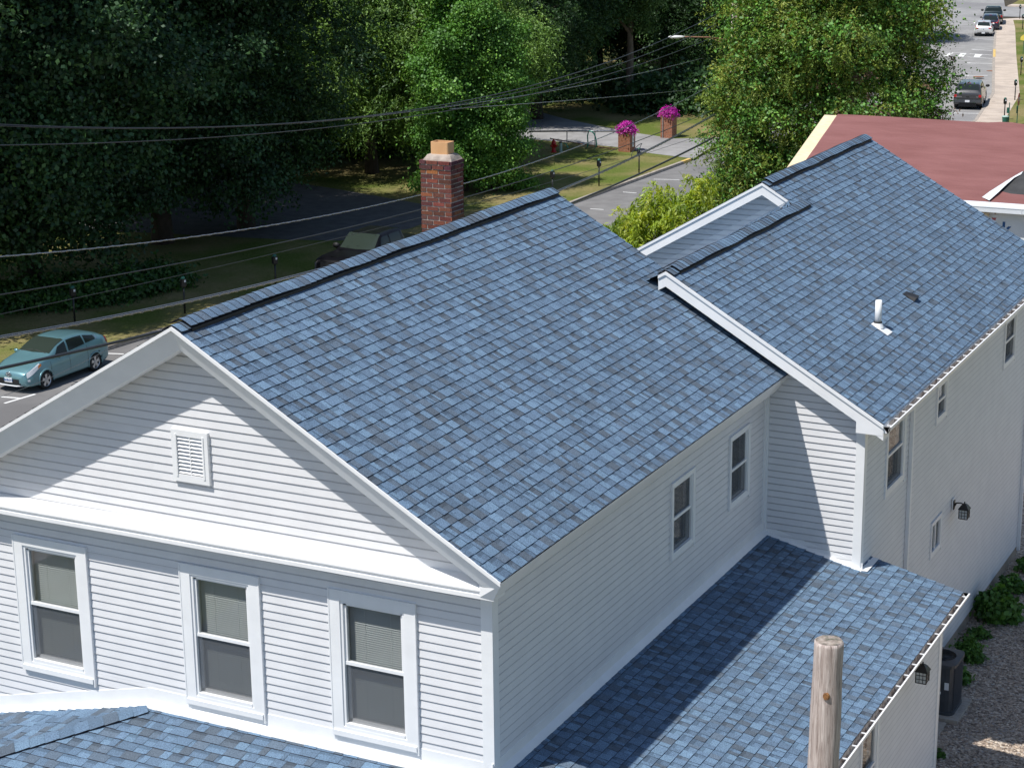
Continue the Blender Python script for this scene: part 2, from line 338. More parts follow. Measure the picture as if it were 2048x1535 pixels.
slab('far_walk', [(-36, 186), (40, 188), (40, 190), (-36, 188)], -1.04, GZ+.01, M['walk'])
slab('far_lawn', [(-36, 188), (40, 190), (60, 330), (-50, 330)], -1.04, GZ, M['lawn'])
def kerb(name, pts, side, z0=-1.03, z1=GZ+.02, w_=.16):
    mb = MB(); P = [Vector((x, y, 0)) for x, y in pts]
    rings = []
    for i, p in enumerate(P):
        d = (P[min(i+1, len(P)-1)]-P[max(i-1, 0)]).normalized(); n = Vector((d.y, -d.x, 0))*side
        a = p+n*.02; b = p-n*w_
        rings.append([Vector((a.x, a.y, z0)), Vector((a.x, a.y, z1)), Vector((b.x, b.y, z1)), Vector((b.x, b.y, z0))])
    mb.loft(rings); return struct(mb.build(name, M['kerbm']))
kerb('kerb', KL, 1); kerb('kerb', KL2, 1); kr = kerb('kerb', KR, -1)
def kpaint(pts, side):
    mb = MB(); rings = []
    P = [Vector((x, y, 0)) for x, y in pts]
    for i, p in enumerate(P):
        d = (P[min(i+1, len(P)-1)]-P[max(i-1, 0)]).normalized(); n = Vector((d.y, -d.x, 0))*side
        a = p+n*.026; b = p-n*.166
        rings.append([Vector((a.x, a.y, -.999)), Vector((a.x, a.y, GZ+.026)), Vector((b.x, b.y, GZ+.026)), Vector((b.x, b.y, -.999))])
    mb.loft(rings); return struct(mb.build('kerb_paint', M['painty']))
kpaint([(-27.82, 75.3), (-27.8, 76.35)], 1); kpaint([(-25.2, 134), (-26.6, 140)], -1); kpaint([(-31.9, 163), (-33.3, 168.5)], -1)
# car park and driveway lie on the grass
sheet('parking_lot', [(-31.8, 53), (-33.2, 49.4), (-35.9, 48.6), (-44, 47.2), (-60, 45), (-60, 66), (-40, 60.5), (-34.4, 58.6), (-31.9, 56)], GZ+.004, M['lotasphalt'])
sheet('driveway', [(-27.7, 76.5), (-28.9, 84.6), (-31.5, 83.0), (-35, 84.5), (-40.5, 88), (-52, 97), (-70, 105), (-70, 96), (-52, 84), (-40, 79.8), (-33, 78.7), (-30.8, 77.4)], GZ+.006, M['asphalt'])
def mark(pts, wd=.1, z=-.994):
    mb = MB()
    for a, b in pts:
        A, B = on(2, z, *a), on(2, z, *b); d = (B-A).normalized(); n = Vector((d.y, -d.x, 0))*wd/2
        mb.quad(A+n, B+n, B-n, A-n)
    return mb
mk = mark([((8.9, 806), (70.5, 787.6)), ((0, 792.7), (39.4, 795.9)), ((213.3, 706.3), (247.6, 707.6)), ((1307.6, 358.4), (1359, 359.5)), ((1246, 384), (1273, 386)), ((1180.5, 417.5), (1207, 419))], .11)
mk2 = mark([((1951, 77.5), (1992, 79.5)), ((1948, 99), (1984, 101.5)), ((1939, 126.3), (1986, 127.5)), ((1934, 151), (1975, 151.5)), ((1904, 226), (1958, 227)),
            ((1876, 103.6), (1933.3, 106.6)), ((1886, 112), (1928, 114)), ((1939, 107.5), (1984, 110.3)), ((1933.5, 113.7), (1985, 117.3))], .17)
for q in (((240, 1290), (340, 1290), (190, 1370), (90, 1360)), ((500, 1300), (650, 1305), (570, 1385), (440, 1375)), ((860, 1320), (1040, 1325), (960, 1400), (820, 1395))):
    mk2.quad(*[on(2, -.99, 1880+x/12.19, y/12.19) for x, y in q])
for q in ((1951, 78.5), (1948, 99), (1938.5, 126.3), (1934, 151), (1904, 226)):
    c = on(2, -.991, *q); mk2.add([c+Vector((.22*math.cos(t), .22*math.sin(t), 0)) for t in [i*.785 for i in range(8)]], [tuple(range(8))])
struct(mk.build('road_marking', M['paintw'])); struct(mk2.build('road_marking', M['paintw']))
# expansion joints of the sidewalk as real narrow grooves
mb = MB()
for y in np.arange(92, 168, 1.5):
    i = max(k for k in range(len(KR)-1) if KR[k][1] <= y); f_ = (y-KR[i][1])/(KR[i+1][1]-KR[i][1]); x = KR[i][0]+f_*(KR[i+1][0]-KR[i][0])
    mb.box((x+.2, y, GZ+.011), (x+1.74, y+.025, GZ+.013))
struct(mb.build('sidewalk_joint', M['found']))
def oval(name, px, py, rx, z, mat):
    mb = MB(); c = on(2, z, px, py); mb.lathe((c.x, c.y, z-.02), [(rx, 0), (rx, .03)], 20); return mb.build(name, mat)
tag(oval('manhole_cover', 1957, 153.3, .38, GZ+.012, M['rust']), 'rusty round manhole cover set in the beige sidewalk', 'manhole cover', None)
tag(oval('drain_cover', 1983.5, 141.8, .38, -.99, M['rust']), 'rusty cover in the grey road beside the kerb', 'drain cover')
# the yard the houses stand on
YZ = -.4
slab('yard', [(-13, -34), (9, -34), (9, 45), (-12, 45)], -1.04, YZ-.02, M['soil'])
sheet('gravel', [(-.5, -20), (9, -20), (9, 45), (-.5, 45)], YZ, M['gravel'])
mb = MB(); P8 = [(1, 0, 0), (-1, 0, 0), (0, 1, 0), (0, -1, 0), (0, 0, .8), (0, 0, -.8)]
F8 = [(0, 2, 4), (2, 1, 4), (1, 3, 4), (3, 0, 4)]
pc = [(.22, .17, .14), (.42, .33, .26), (.55, .45, .36), (.68, .59, .49), (.42, .38, .35), (.58, .44, .33), (.3, .24, .2)]
for i in range(15000):
    y = 9+rng.random()**1.6*17; x = 1.9+rng.random()*3.6
    s = .012+.022*rng.random()**1.5; a = rng.random()*6.28; ca, sa = math.cos(a), math.sin(a); e = .6+.5*rng.random()
    vs = [(x+(p[0]*ca*1.3-p[1]*sa*e)*s, y+(p[0]*sa*1.3+p[1]*ca*e)*s, YZ+s*.35+p[2]*s*.8) for p in P8]
    mb.add(vs, F8, pc[int(rng.random()*7)])
tag(mb.build('pebbles', M['stone'], None, True), 'loose grey and tan river pebbles covering the side yard', 'pebbles', None, 'stuff')

# ---------------------------------------------------------------- siding, shingles
E_ = .1143
LIP = []
def wall(name, mb, parent=None):               # boards plus a grey strip painting the shadow line at every lap
    n0 = len(mb.f)
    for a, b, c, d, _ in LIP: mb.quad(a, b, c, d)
    o = mb.build(name, [M['vinyl'], M['lap_shade']], parent or H)
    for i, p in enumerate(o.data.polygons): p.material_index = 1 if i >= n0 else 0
    LIP.clear(); return o
def siding(mb, org, dr, nr, z0, z1, lim, holes=(), lap=.0155, seg=1.3, wob=.0014):
    org, dr, nr = Vector(org), Vector(dr), Vector(nr)
    def P(a, off, z): return org+dr*a+nr*off+Vector((0, 0, z))
    z = z0
    while z < z1-1e-4:
        zt = min(z+E_, z1)
        cuts = sorted({z, zt} | {q for h in holes for q in (h[2], h[3]) if z+.003 < q < zt-.003})
        for za, zb in zip(cuts[:-1], cuts[1:]):
            a0, b0 = lim(za); a1, b1 = lim(zb)
            if b0-a0 <= .02: continue
            if b1 < a1: a1 = b1 = (a1+b1)/2
            ivs = [(0., 1.)]; L0 = b0-a0; zm = (za+zb)/2
            for h in holes:
                if h[2] < zm < h[3]:
                    f0, f1 = (h[0]-a0)/L0, (h[1]-a0)/L0
                    ivs = [q for i0, i1 in ivs for q in ((i0, min(i1, f0)), (max(i0, f1), i1)) if q[1]-q[0] > 1e-4]
            g0, g1 = 1-(za-z)/E_, 1-(zb-z)/E_
            for i0, i1 in ivs:
                n = max(1, int(round((i1-i0)*L0/seg)))
                ts = [i0+(i1-i0)*j/n for j in range(n+1)]
                lw = [lap+wob*rng.uniform(-1, 1) for _ in ts]
                for j in range(n):
                    t0, t1 = ts[j], ts[j+1]
                    A, B = a0+(b0-a0)*t0, a0+(b0-a0)*t1; D, C_ = a1+(b1-a1)*t0, a1+(b1-a1)*t1
                    def o(l, g_): return .0015+(l-.0015)*g_
                    if zb >= zt-1e-6 and zb-za > .03:     # the course tucks back under the one above
                        gr = .017; fz_ = 1-gr/(zb-za); A2, B2 = A+(D-A)*fz_, B+(C_-B)*fz_
                        mb.quad(P(A, o(lw[j], g0), za), P(B, o(lw[j+1], g0), za), P(B2, .0045, zb-gr), P(A2, .0045, zb-gr))
                        mb.quad(P(A2, .0045, zb-gr), P(B2, .0045, zb-gr), P(C_, -.010, zb-gr*.6), P(D, -.010, zb-gr*.6)); mb.quad(P(D, -.010, zb-gr*.6), P(C_, -.010, zb-gr*.6), P(C_, -.010, zb+.004), P(D, -.010, zb+.004))
                    else: mb.quad(P(A, o(lw[j], g0), za), P(B, o(lw[j+1], g0), za), P(C_, o(lw[j+1], g1), zb), P(D, o(lw[j], g1), zb))
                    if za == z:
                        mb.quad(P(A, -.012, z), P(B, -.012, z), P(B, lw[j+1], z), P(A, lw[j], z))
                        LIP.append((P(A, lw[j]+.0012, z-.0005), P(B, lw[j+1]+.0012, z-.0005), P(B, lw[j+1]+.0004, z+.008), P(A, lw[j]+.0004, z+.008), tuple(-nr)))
        z = zt
TABS = [(.146, .228, .326), (.122, .188, .276), (.106, .160, .232), (.094, .122, .158), (.134, .208, .302), (.108, .148, .200)]
TW = [.14, .27, .22, .07, .19, .11]
def shingles(mb, ub, org, U, D, n_, slope_len, span, expo=.159, seed=1, tab=(.06, .18), sag=.012, h=.015):
    """org: top corner; U along the course; D down the slope; span(s)->(u0,u1) for distance s down the slope"""
    r = random.Random(seed); org, U, D, n_ = Vector(org), Vector(U), Vector(D), Vector(n_)
    ph = [r.uniform(0, 6.3) for _ in range(4)]
    def P(u, s, o):
        return org+U*u+D*s+n_*(o+sag*.5*(math.sin(u*1.1+ph[0]+s*.4)+math.sin(u*2.3+ph[1]-s*.9))*.5)
    s = 0.; 
    while s < slope_len-1e-3:
        e = min(s+expo, slope_len); u0, u1 = span(s); v0, v1 = span(e)
        lo, hi = min(u0, v0), max(u1, v1); u = lo-r.uniform(0, .15); last = None; hh = r.choice((0, 1))
        while u < hi:
            t = r.uniform(*tab) if r.random() > .12 else r.uniform(.03, .07); x0, x1 = max(u, lo), min(u+t, hi); u += t
            if x1-x0 < .008: continue
            col = r.choices(range(6), TW)[0]
            if col == last: col = (col+1+r.randrange(4)) % 6
            last = col; c = TABS[col]; j = r.uniform(.92, 1.08); c = tuple(q*j for q in c); hh = 1-hh
            top = h*(.95 if hh else .62); wob = r.uniform(-.0035, .0035); g = .0022
            def cl(x, sd):                      # clip to a slanted end
                f = 0 if e == s else (sd-s)/(e-s); return min(max(x, u0+(v0-u0)*f), u1+(v1-u1)*f)
            a, b, b2, a2 = cl(x0+g, s), cl(x1-g, s), cl(x1-g, e), cl(x0+g, e)
            if b-a < .004 and b2-a2 < .004: continue
            eb = min(e+wob, slope_len+.004) if e < slope_len else e
            if not hh and r.random() < .75:     # low tab: the printed dark band under the course above
                sm = s+(e-s)*r.uniform(.28, .45); dk = tuple(q*.70 for q in c)
                am, bm = cl(x0+g, sm), cl(x1-g, sm); om = top*(sm-s)/(e-s)
                mb.quad(P(a2, eb, top), P(b2, eb, top), P(bm, sm, om+.001), P(am, sm, om+.001), c); mb.quad(P(am, sm, om+.001), P(bm, sm, om+.001), P(b, s-.004, .001), P(a, s-.004, .001), dk)
            else:
                mb.quad(P(a2, eb, top), P(b2, eb, top), P(b, s-.004, .001), P(a, s-.004, .001), c)
            mb.quad(P(a2, eb, -.004), P(b2, eb, -.004), P(b2, eb, top), P(a2, eb, top), (.035, .028, .034))
        s = e
    # underlay sheet following the same sag
    nu = 12; ns = 8
    for i in range(nu):
        for k in range(ns):
            q = []
            for di, dk_ in ((0, 0), (1, 0), (1, 1), (0, 1)):
                sd = slope_len*(k+dk_)/ns; a, b = span(sd); q.append(P(a+(b-a)*(i+di)/nu, sd, -.006))
            ub.quad(q[3], q[2], q[1], q[0])
def ridge_cap(parent, p0, p1, hw=.15, drop=.577, lift=.050, vent=True, piece=.145, seed=3, wide=1., name='ridge_cap'):
    p0, p1 = Vector(p0), Vector(p1); d = (p1-p0); L = d.length; d.normalize(); side = Vector((d.y, -d.x, 0)).normalized()
    mb = MB(); r = random.Random(seed); n = int(L/piece); prof = [(-1, 0), (-.72, .0), (-.38, 0), (-.12, 0), (.12, 0), (.38, 0), (.72, 0), (1, 0)]
    def arc(t, q, o, wv):
        res = []
        for a, _ in prof:
            x = a*hw*wv; z = -math.sqrt(x*x+.0016)*drop+.04*drop
            res.append(q+side*x+Vector((0, 0, z+lift+o)))
        return res
    for k in range(n+1):
        t0 = k*piece; t1 = min(t0+piece*1.03, L+.02)
        if t1-t0 < .02: break
        c = TABS[r.choices(range(6), TW)[0]]; j = r.uniform(.85, 1.02); c = tuple(q*j for q in c)
        sg = .006*math.sin(t0*1.7)+.004*math.sin(t0*4.1); wv = 1+.04*math.sin(t0*3.3)+r.uniform(-.015, .015)
        A = arc(0, p0+d*t0, .010+sg, wv); B = arc(0, p0+d*t1, .001+sg, wv)
        for i in range(len(A)-1): mb.quad(A[i], A[i+1], B[i+1], B[i], c)
        for i in range(len(A)-1):
            mb.quad(A[i]-Vector((0, 0, .011)), A[i+1]-Vector((0, 0, .011)), A[i+1], A[i], (.015, .012, .014))
        for e_ in (0, -1):
            mb.quad(A[e_]-Vector((0, 0, .012)), B[e_]-Vector((0, 0, .012)), B[e_], A[e_], (.015, .012, .014))
    cap = mb.build(name, M['shingle'], parent, False)
    if vent:
        vb = MB()
        for sgn in (-1, 1):
            x1, x0 = hw*.97*sgn, hw*.45*sgn; q0 = p0+d*.03; q1 = p1-d*.03
            pts = [side*x0+Vector((0, 0, -abs(x0)*drop-.01)), side*x1+Vector((0, 0, -abs(x1)*drop-.01)), side*x1+Vector((0, 0, -abs(x1)*drop+lift-.012)), side*x0+Vector((0, 0, -abs(x0)*drop+lift-.012))]
            vb.prism([q0+p for p in pts], q1-q0)
        vb.build('ridge_vent', M['vent_black'], parent)
    return cap

# ---------------------------------------------------------------- the white house
H = empty('house', (0, 0, YZ))
tag(H, 'long white vinyl-sided house with blue shingle roofs and two gables', 'house')
PI_ = .577; W0 = 4.179; ZR = 9.402; OE = .372; YF = -.46; LB = 10.4; LW = 9.806
def zmain(x): return ZR-PI_*abs(x+W0)
XL = -2*W0                                    # left wall
fz = .33
front_holes = [(-7.30, -6.31, 4.16, 5.93), (-4.47, -3.50, 4.20, 5.97), (-2.16, -1.18, 4.23, 6.0)]
mb = MB()
siding(mb, (0, 0, 0), (1, 0, 0), (0, -1, 0), 4.148-13*E_, 6.47, lambda z: (XL+.12, -.12), front_holes)
siding(mb, (0, 0, 0), (1, 0, 0), (0, -1, 0), 6.62, ZR-fz+.02, lambda z: (max(XL, -W0-(ZR-fz+.04-z)/PI_), min(0, -W0+(ZR-fz+.04-z)/PI_)), [(-4.54, -4.09, 7.29, 7.87)])
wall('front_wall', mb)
mb = MB(); side_holes = [(5.74, 6.51, 4.95, 6.01), (8.15, 8.91, 4.98, 6.05)]
siding(mb, (0, 0, 0), (0, 1, 0), (1, 0, 0), 4.148, 6.45, lambda z: (.12, LW), side_holes)
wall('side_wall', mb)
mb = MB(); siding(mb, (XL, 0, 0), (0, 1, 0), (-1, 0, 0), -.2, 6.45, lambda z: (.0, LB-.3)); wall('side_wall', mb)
mb = MB(); mb.add([(XL, LB-.3, -.3), (0, LB-.3, -.3), (0, LB-.3, 6.4), (-W0, LB-.3, ZR-.1), (XL, LB-.3, 6.4)], [(0, 1, 2, 3, 4)]); mb.build('back_wall', M['vinyl'], H); mb = MB()
mb.add([(XL+.0, .002, 2.6), (XL+.0, .002, -.4), (0, .002, -.4), (0, .002, 2.6)], [(0, 1, 2, 3)]); mb.build('lower_wall', M['vinyl'], H)
mb = MB(); mb.box((-.13, -.028, 2.9), (.028, .0, 6.47)); mb.box((.0, .0, 2.9), (.028, .13, 6.44)); mb.build('corner_board', M['trim'], H)
mb = MB(); mb.box((XL-.028, -.028, 1), (XL+.13, 0, 6.47)); mb.build('corner_board', M['trim'], H)
mb = MB(); mb.box((.0, LW-.11, 4.0), (.03, LW-.0, 6.4)); mb.box((.03, LW-.035, 3.9), (.07, LW, 6.4)); mb.build('corner_board', M['trim'], H)
# rake trim of the front gable, both arms mitred at the apex
prof = [(-.452, .006), (-.476, .004), (-.476, -.043), (-.452, -.048), (-.325, -.325), (-.30, -.335), (.0, -.335), (.0, -.29)]
for sgn, xe in ((1, OE+.004), (-1, -2*W0-OE-.004)):
    mb = MB(); rings = []
    tl_ = (W0+.165)/abs(xe+W0)
    for t in list(np.linspace(0, .93, 9))+[tl_, 1]:
        x = -W0+(xe+W0)*t; zz = zmain(x); wv = .004*math.sin(t*9)
        q = []
        for i, (y, dz) in enumerate(prof):
            xx = x if (t < 1 or i < 4) else (.165 if sgn > 0 else -2*W0-.165)
            q.append((xx, y+(wv if i in (4, 5) else 0), zmain(xx)+dz))
        rings.append(q)
    mb.loft(rings if sgn > 0 else rings[::-1]); mb.build('rake_trim', M['trim'], H)
# cornice across the front
mb = MB()
cp = [(.0, 6.63), (-.005, 6.625), (-.285, 6.57), (-.295, 6.555), (-.295, 6.535), (-.268, 6.53), (-.268, 6.495), (-.29, 6.49), (-.29, 6.44), (.0, 6.43)]
rings = []
for x in np.linspace(XL-.15, .19, 12):
    w_ = .0025*math.sin(x*2.1); dz = .012*(x+3)/4
    rings.append([(x, y, z+dz+w_) for y, z in cp])
mb.loft(rings[::-1]); mb.build('cornice', M['trim'], H)
# closed eaves
def eave(xs, y0, y1, sgn, ze, nm='eave_trim'):
    mb = MB(); x_e, x_w = xs; pr = [(x_e, ze-.004), (x_e, ze-.03), (x_w+.19*sgn, ze-.30), (x_w, ze-.305), (x_w, ze-.1)]
    rings = [[(x, y, z+.004*math.sin(y*1.3)) if not (k == 0 and i >= 2) else ((x_w+.19*sgn, -.30, ze-.30) if i == 2 else (x_w, -.29, z)) for i, (x, z) in enumerate(pr)] for k, y in enumerate([y0, -.1]+list(np.linspace(.25, y1, 13)))]
    mb.loft(rings); return mb.build(nm, M['trim'], H)
eave((OE-.004, 0), YF+.02, LW, 1, zmain(OE)); eave((-2*W0-OE+.004, XL), YF+.02, LB, -1, zmain(OE))
mb = MB(); mb.prism([(OE-.03, LW-.04, zmain(OE)-.02), (.06, LW-.04, zmain(OE)-.37), (.10, LW-.04, zmain(OE)-.39), (OE+.02, LW-.04, zmain(OE)-.03)], (0, .03, 0)); mb.build('eave_return', M['trim'], H)
# main roof
sl_ = math.hypot(1, PI_); Dn = Vector((1/sl_, 0, -PI_/sl_)); Nn = Vector((PI_/sl_, 0, 1/sl_)); slen = (W0+OE)*sl_
mb, ub = MB(), MB()
shingles(mb, ub, (-W0, YF, ZR+.004), (0, 1, 0), Dn, Nn, slen, lambda s: (0, LB-YF), seed=11)
mb.prism([(-W0, YF+.002, ZR-.006), (OE, YF+.002, zmain(OE)-.006), (OE, YF+.002, zmain(OE)-.002), (-W0, YF+.002, ZR-.001)], (0, LB-YF-.004, 0), (.02, .015, .018))
roof = mb.build('roof', M['shingle'], H); ub.build('roof_deck', M['underlay'], roof)
mb, ub = MB(), MB()
shingles(mb, ub, (-W0, YF, ZR+.004), (0, 1, 0), Vector((-1/sl_, 0, -PI_/sl_)), Vector((-PI_/sl_, 0, 1/sl_)), slen, lambda s: (0, LB-YF), seed=12, tab=(.3, .8))
roof_l = mb.build('roof', M['shingle'], H); ub.build('roof_deck', M['underlay'], roof_l)
ridge_cap(H, (-W0, YF+.18, ZR+.012), (-W0, LB-.05, ZR+.012), seed=4, hw=.165)
ridge_cap(H, (-W0, YF+.0, ZR+.004), (-W0, YF+.2, ZR+.004), seed=14, hw=.15, lift=.012, vent=False)

# windows -------------------------------------------------------------
def window(org, dr, nr, a0, a1, z0, z1, cw=.15, ct=.12, cb=.13, sill=True, blind=True, screen='lower', slider=False, proud=.05, fr=.038):
    org, dr, nr = Vector(org), Vector(dr), Vector(nr); Z = Vector((0, 0, 1))
    def bx(mb, a, b, n0, n1, zz0, zz1):
        c = org+dr*(a+b)/2+nr*(n0+n1)/2+Z*(zz0+zz1)/2; mb.obox(c, dr*(b-a)/2, nr*(n1-n0)/2, Z*(zz1-zz0)/2)
    mb = MB()
    bx(mb, a0, a0+cw, 0, proud, z0, z1); bx(mb, a1-cw, a1, 0, proud, z0, z1); bx(mb, a0+cw, a1-cw, 0, proud-.001, z1-ct, z1); bx(mb, a0+cw, a1-cw, 0, proud-.001, z0, z0+cb)
    for q in ((a0-.018, a0, z0-.02, z1+.015), (a1, a1+.018, z0-.05, z1+.015)): bx(mb, q[0], q[1], 0, proud+.006, q[2], q[3])
    bx(mb, a0, a1, 0, proud+.006, z1, z1+.016)
    if sill: bx(mb, a0+.005, a1-.005, proud, proud+.022, z0-.002, z0+cb*.55)
    W_ = mb.build('window', M['trim'], H)
    i0, i1, j0, j1 = a0+cw, a1-cw, z0+cb, z1-ct; zm = (j0+j1)/2+.01
    mb = MB(); f = fr
    bx(mb, i0, i0+f, -.12, proud-.018, j0, j1); bx(mb, i1-f, i1, -.12, proud-.018, j0, j1); bx(mb, i0+f, i1-f, -.12, proud-.018, j1-f, j1); bx(mb, i0+f, i1-f, -.12, proud-.004, j0, j0+f+.01)
    mb.build('window_frame', M['trim'], W_)
    s = fr*.9; k0, k1 = i0+f, i1-f
    mb = MB()
    if slider:
        am = (k0+k1)/2; bx(mb, am-.025, am+.025, -.05, .012, j0+f, j1-f)
        mb.build('sash', M['trim'], W_)
    else:
        bx(mb, k0, k1, -.045, .014, zm-.022, zm+.022); bx(mb, k0, k0+s, -.045, .004, zm, j1-f); bx(mb, k1-s, k1, -.045, .004, zm, j1-f); bx(mb, k0, k1, -.045, .004, j1-f-s, j1-f)
        mb.build('sash', M['trim'], W_)
        mb = MB(); bx(mb, k0, k0+s, -.085, -.047, j0+f, zm-.02); bx(mb, k1-s, k1, -.085, -.047, j0+f, zm-.02); bx(mb, k0, k1, -.085, -.047, j0+f, j0+f+s+.01)
        mb.build('sash', M['trim'], W_)
    mb = MB(); bx(mb, k0, k1, -.022, -.018, zm if not slider else j0+f, j1-f)
    if not slider: bx(mb, k0, k1, -.068, -.064, j0+f, zm)
    mb.build('pane', M['glass'], W_)
    if screen:
        mb = MB(); bx(mb, k0, k1, -.012, -.011, j0+f, zm-.02 if screen == 'lower' else j1-f); mb.build('screen', M['screen'], W_)
    mb = MB(); d = .35                          # dark room box
    A, B = k0-.03, k1+.03; za, zb = j0, j1
    def p(a, n, z): return org+dr*a+nr*n+Z*z
    for q in ((p(A, -d, za), p(B, -d, za), p(B, -d, zb), p(A, -d, zb)), (p(A, -.1, za), p(A, -d, za), p(A, -d, zb), p(A, -.1, zb)), (p(B, -.1, za), p(B, -d, za), p(B, -d, zb), p(B, -.1, zb)), (p(A, -.1, za), p(B, -.1, za), p(B, -d, za), p(A, -d, za)), (p(A, -.1, zb), p(B, -.1, zb), p(B, -d, zb), p(A, -d, zb))): mb.quad(*q)
    mb.build('interior', M['dark'], W_)
    if blind:
        mb = MB(); z = j1-f-.02; dz = .030; al = .0185; n_ = -.115
        while z > j0+f+.07:
            a, b = k0+.012, k1-.012
            mb.quad(p(a, n_-al, z+al*.9), p(b, n_-al, z+al*.9), p(b, n_+al, z-al*.35), p(a, n_+al, z-al*.35)); z -= dz
        bx(mb, k0+.01, k1-.01, n_-.012, n_+.012, z-.02, z+.004)
        for c in (.28, .72): bx(mb, k0+(k1-k0)*c-.0015, k0+(k1-k0)*c+.0015, n_-.0015+.014, n_+.0155, z, j1-f)
        mb.build('blind', M['blind'], W_)
    return W_
FR = ((0, 0, 0), (1, 0, 0), (0, -1, 0)); SD = ((0, 0, 0), (0, 1, 0), (1, 0, 0))
window(*FR, -7.425, -6.18, 4.05, 6.03); window(*FR, -4.60, -3.37, 4.09, 6.07); window(*FR, -2.29, -1.05, 4.12, 6.10)
window(*SD, 5.68, 6.57, 4.89, 6.075, cw=.06, ct=.06, cb=.06, sill=False, screen='full', blind=False, proud=.04, fr=.024)
window(*SD, 8.09, 8.97, 4.92, 6.115, cw=.06, ct=.06, cb=.06, sill=False, screen='full', blind=False, proud=.04, fr=.024)
# gable vent
mb = MB(); x0, x1, z0, z1 = -4.60, -4.03, 7.23, 7.93
for q in ((x0, x0+.085, z0, z1), (x1-.085, x1, z0, z1), (x0+.085, x1-.085, z1-.085, z1), (x0+.085, x1-.085, z0, z0+.1)): mb.box((q[0], -.062, q[2]), (q[1], 0, q[3]))
for q in ((x0+.06, x0+.085, z0+.07, z1-.06), (x1-.085, x1-.06, z0+.07, z1-.06)): mb.box((q[0], -.072, q[2]), (q[1], -.062, q[3]))
gv = mb.build('gable_vent', M['trim'], H)
mb = MB()
for k in range(10):
    z = z0+.115+k*.0505; mb.prism([(x0+.085, -.058, z), (x0+.085, -.05, z-.004), (x0+.085, -.012, z+.030), (x0+.085, -.02, z+.034)], (x1-x0-.17, 0, 0))
mb.box(((x0+x1)/2-.006, -.056, z0+.1), ((x0+x1)/2+.006, -.03, z1-.08)); mb.build('louvre', M['trim'], gv)
mb = MB(); mb.box((x0+.05, -.006, z0+.05), (x1-.05, .05, z1-.05)); mb.build('vent_cavity', M['dark'], gv)
# chimney (stands on the far slope just behind the ridge)
CX0, CX1, CY0, CY1, CZ0, CZ1 = -5.466, -4.90, 8.09, 8.52, 8.6, 10.19
mb = MB(); mb.box((CX0+.007, CY0+.007, CZ0), (CX1-.007, CY1-.007, CZ1-.02), (.44, .38, .32)); r = random.Random(5); CH = .0765
k = 0; z = CZ1-CH
while z > CZ0:
    jut = .012 if k < 2 else 0
    for face in range(2):
        Lf = (CX1-CX0) if face == 0 else (CY1-CY0); off = (k+face) % 2
        x = 0 if off else -.1125
        while x < Lf-.01:
            a, b = max(x, 0), min(x+.208, Lf); x += .2265
            if b-a < .03: continue
            base = r.choice([(.18, .058, .038), (.14, .046, .034), (.21, .068, .042), (.16, .06, .045), (.115, .042, .035), (.32, .11, .05)]) if k > 1 else r.choice([(.16, .05, .045), (.10, .04, .04)])
            c = tuple(q*r.uniform(.85, 1.15) for q in base); j = [r.uniform(-.003, .003) for _ in range(4)]
            z0_, z1_ = z+.009+j[0], z+CH-.009+j[1]
            if face == 0: mb.box((CX0+a-(jut if a == 0 else 0), CY0-.003-jut+j[2], z0_), (CX0+b+(jut if b >= Lf-.01 else 0)*.9, CY0+.1, z1_), c)
            else: mb.box((CX1-.1, CY0+a+(.0 if a > 0 else .001), z0_), (CX1+.003+jut+j[2], CY0+b, z1_), c)
    z -= CH; k += 1
mb.box((CX0, CY1-.1, CZ0), (CX1-.02, CY1-.001, CZ1-.005), (.15, .05, .045)); mb.box((CX0+.001, CY0+.1, CZ0), (CX0+.1, CY1-.1, CZ1-.006), (.15, .05, .045))
ch = mb.build('chimney', colmat('chimney_brick_faces', 45, .3, .95, .003, .2), H)
mb = MB(); cx, cy = (CX0+CX1)/2+.02, (CY0+CY1)/2-.0; fx, fy = .165, .115
def rr(hx, hy, z, rad=.03, jit=0):
    pts = []
    for sx, sy, a0 in ((1, 1, 0), (-1, 1, 90), (-1, -1, 180), (1, -1, 270)):
        for q in (0, 30, 60, 90):
            a = math.radians(a0+q); pts.append((cx+sx*(hx-rad)+rad*math.cos(a), cy+sy*(hy-rad)+rad*math.sin(a), z+(r.uniform(-jit, jit) if jit else 0)))
    return pts
mb.loft([rr((CX1-CX0)/2-.01, (CY1-CY0)/2-.01, CZ1-.02, .01), rr((CX1-CX0)/2-.03, (CY1-CY0)/2-.02, CZ1+.015, .02, .008), rr(fx+.05, fy+.04, CZ1+.075, .03, .008), rr(fx-.02, fy-.02, CZ1+.10, .03)])
mb.build('mortar_crown', M['mortar'], ch)
mb = MB(); zt = CZ1+.285
mb.loft([rr(fx, fy, CZ1+.05), rr(fx, fy, zt), rr(fx-.022, fy-.022, zt+.001), rr(fx-.022, fy-.022, CZ1+.05)], True, False); mb.build('flue', M['clay'], ch)

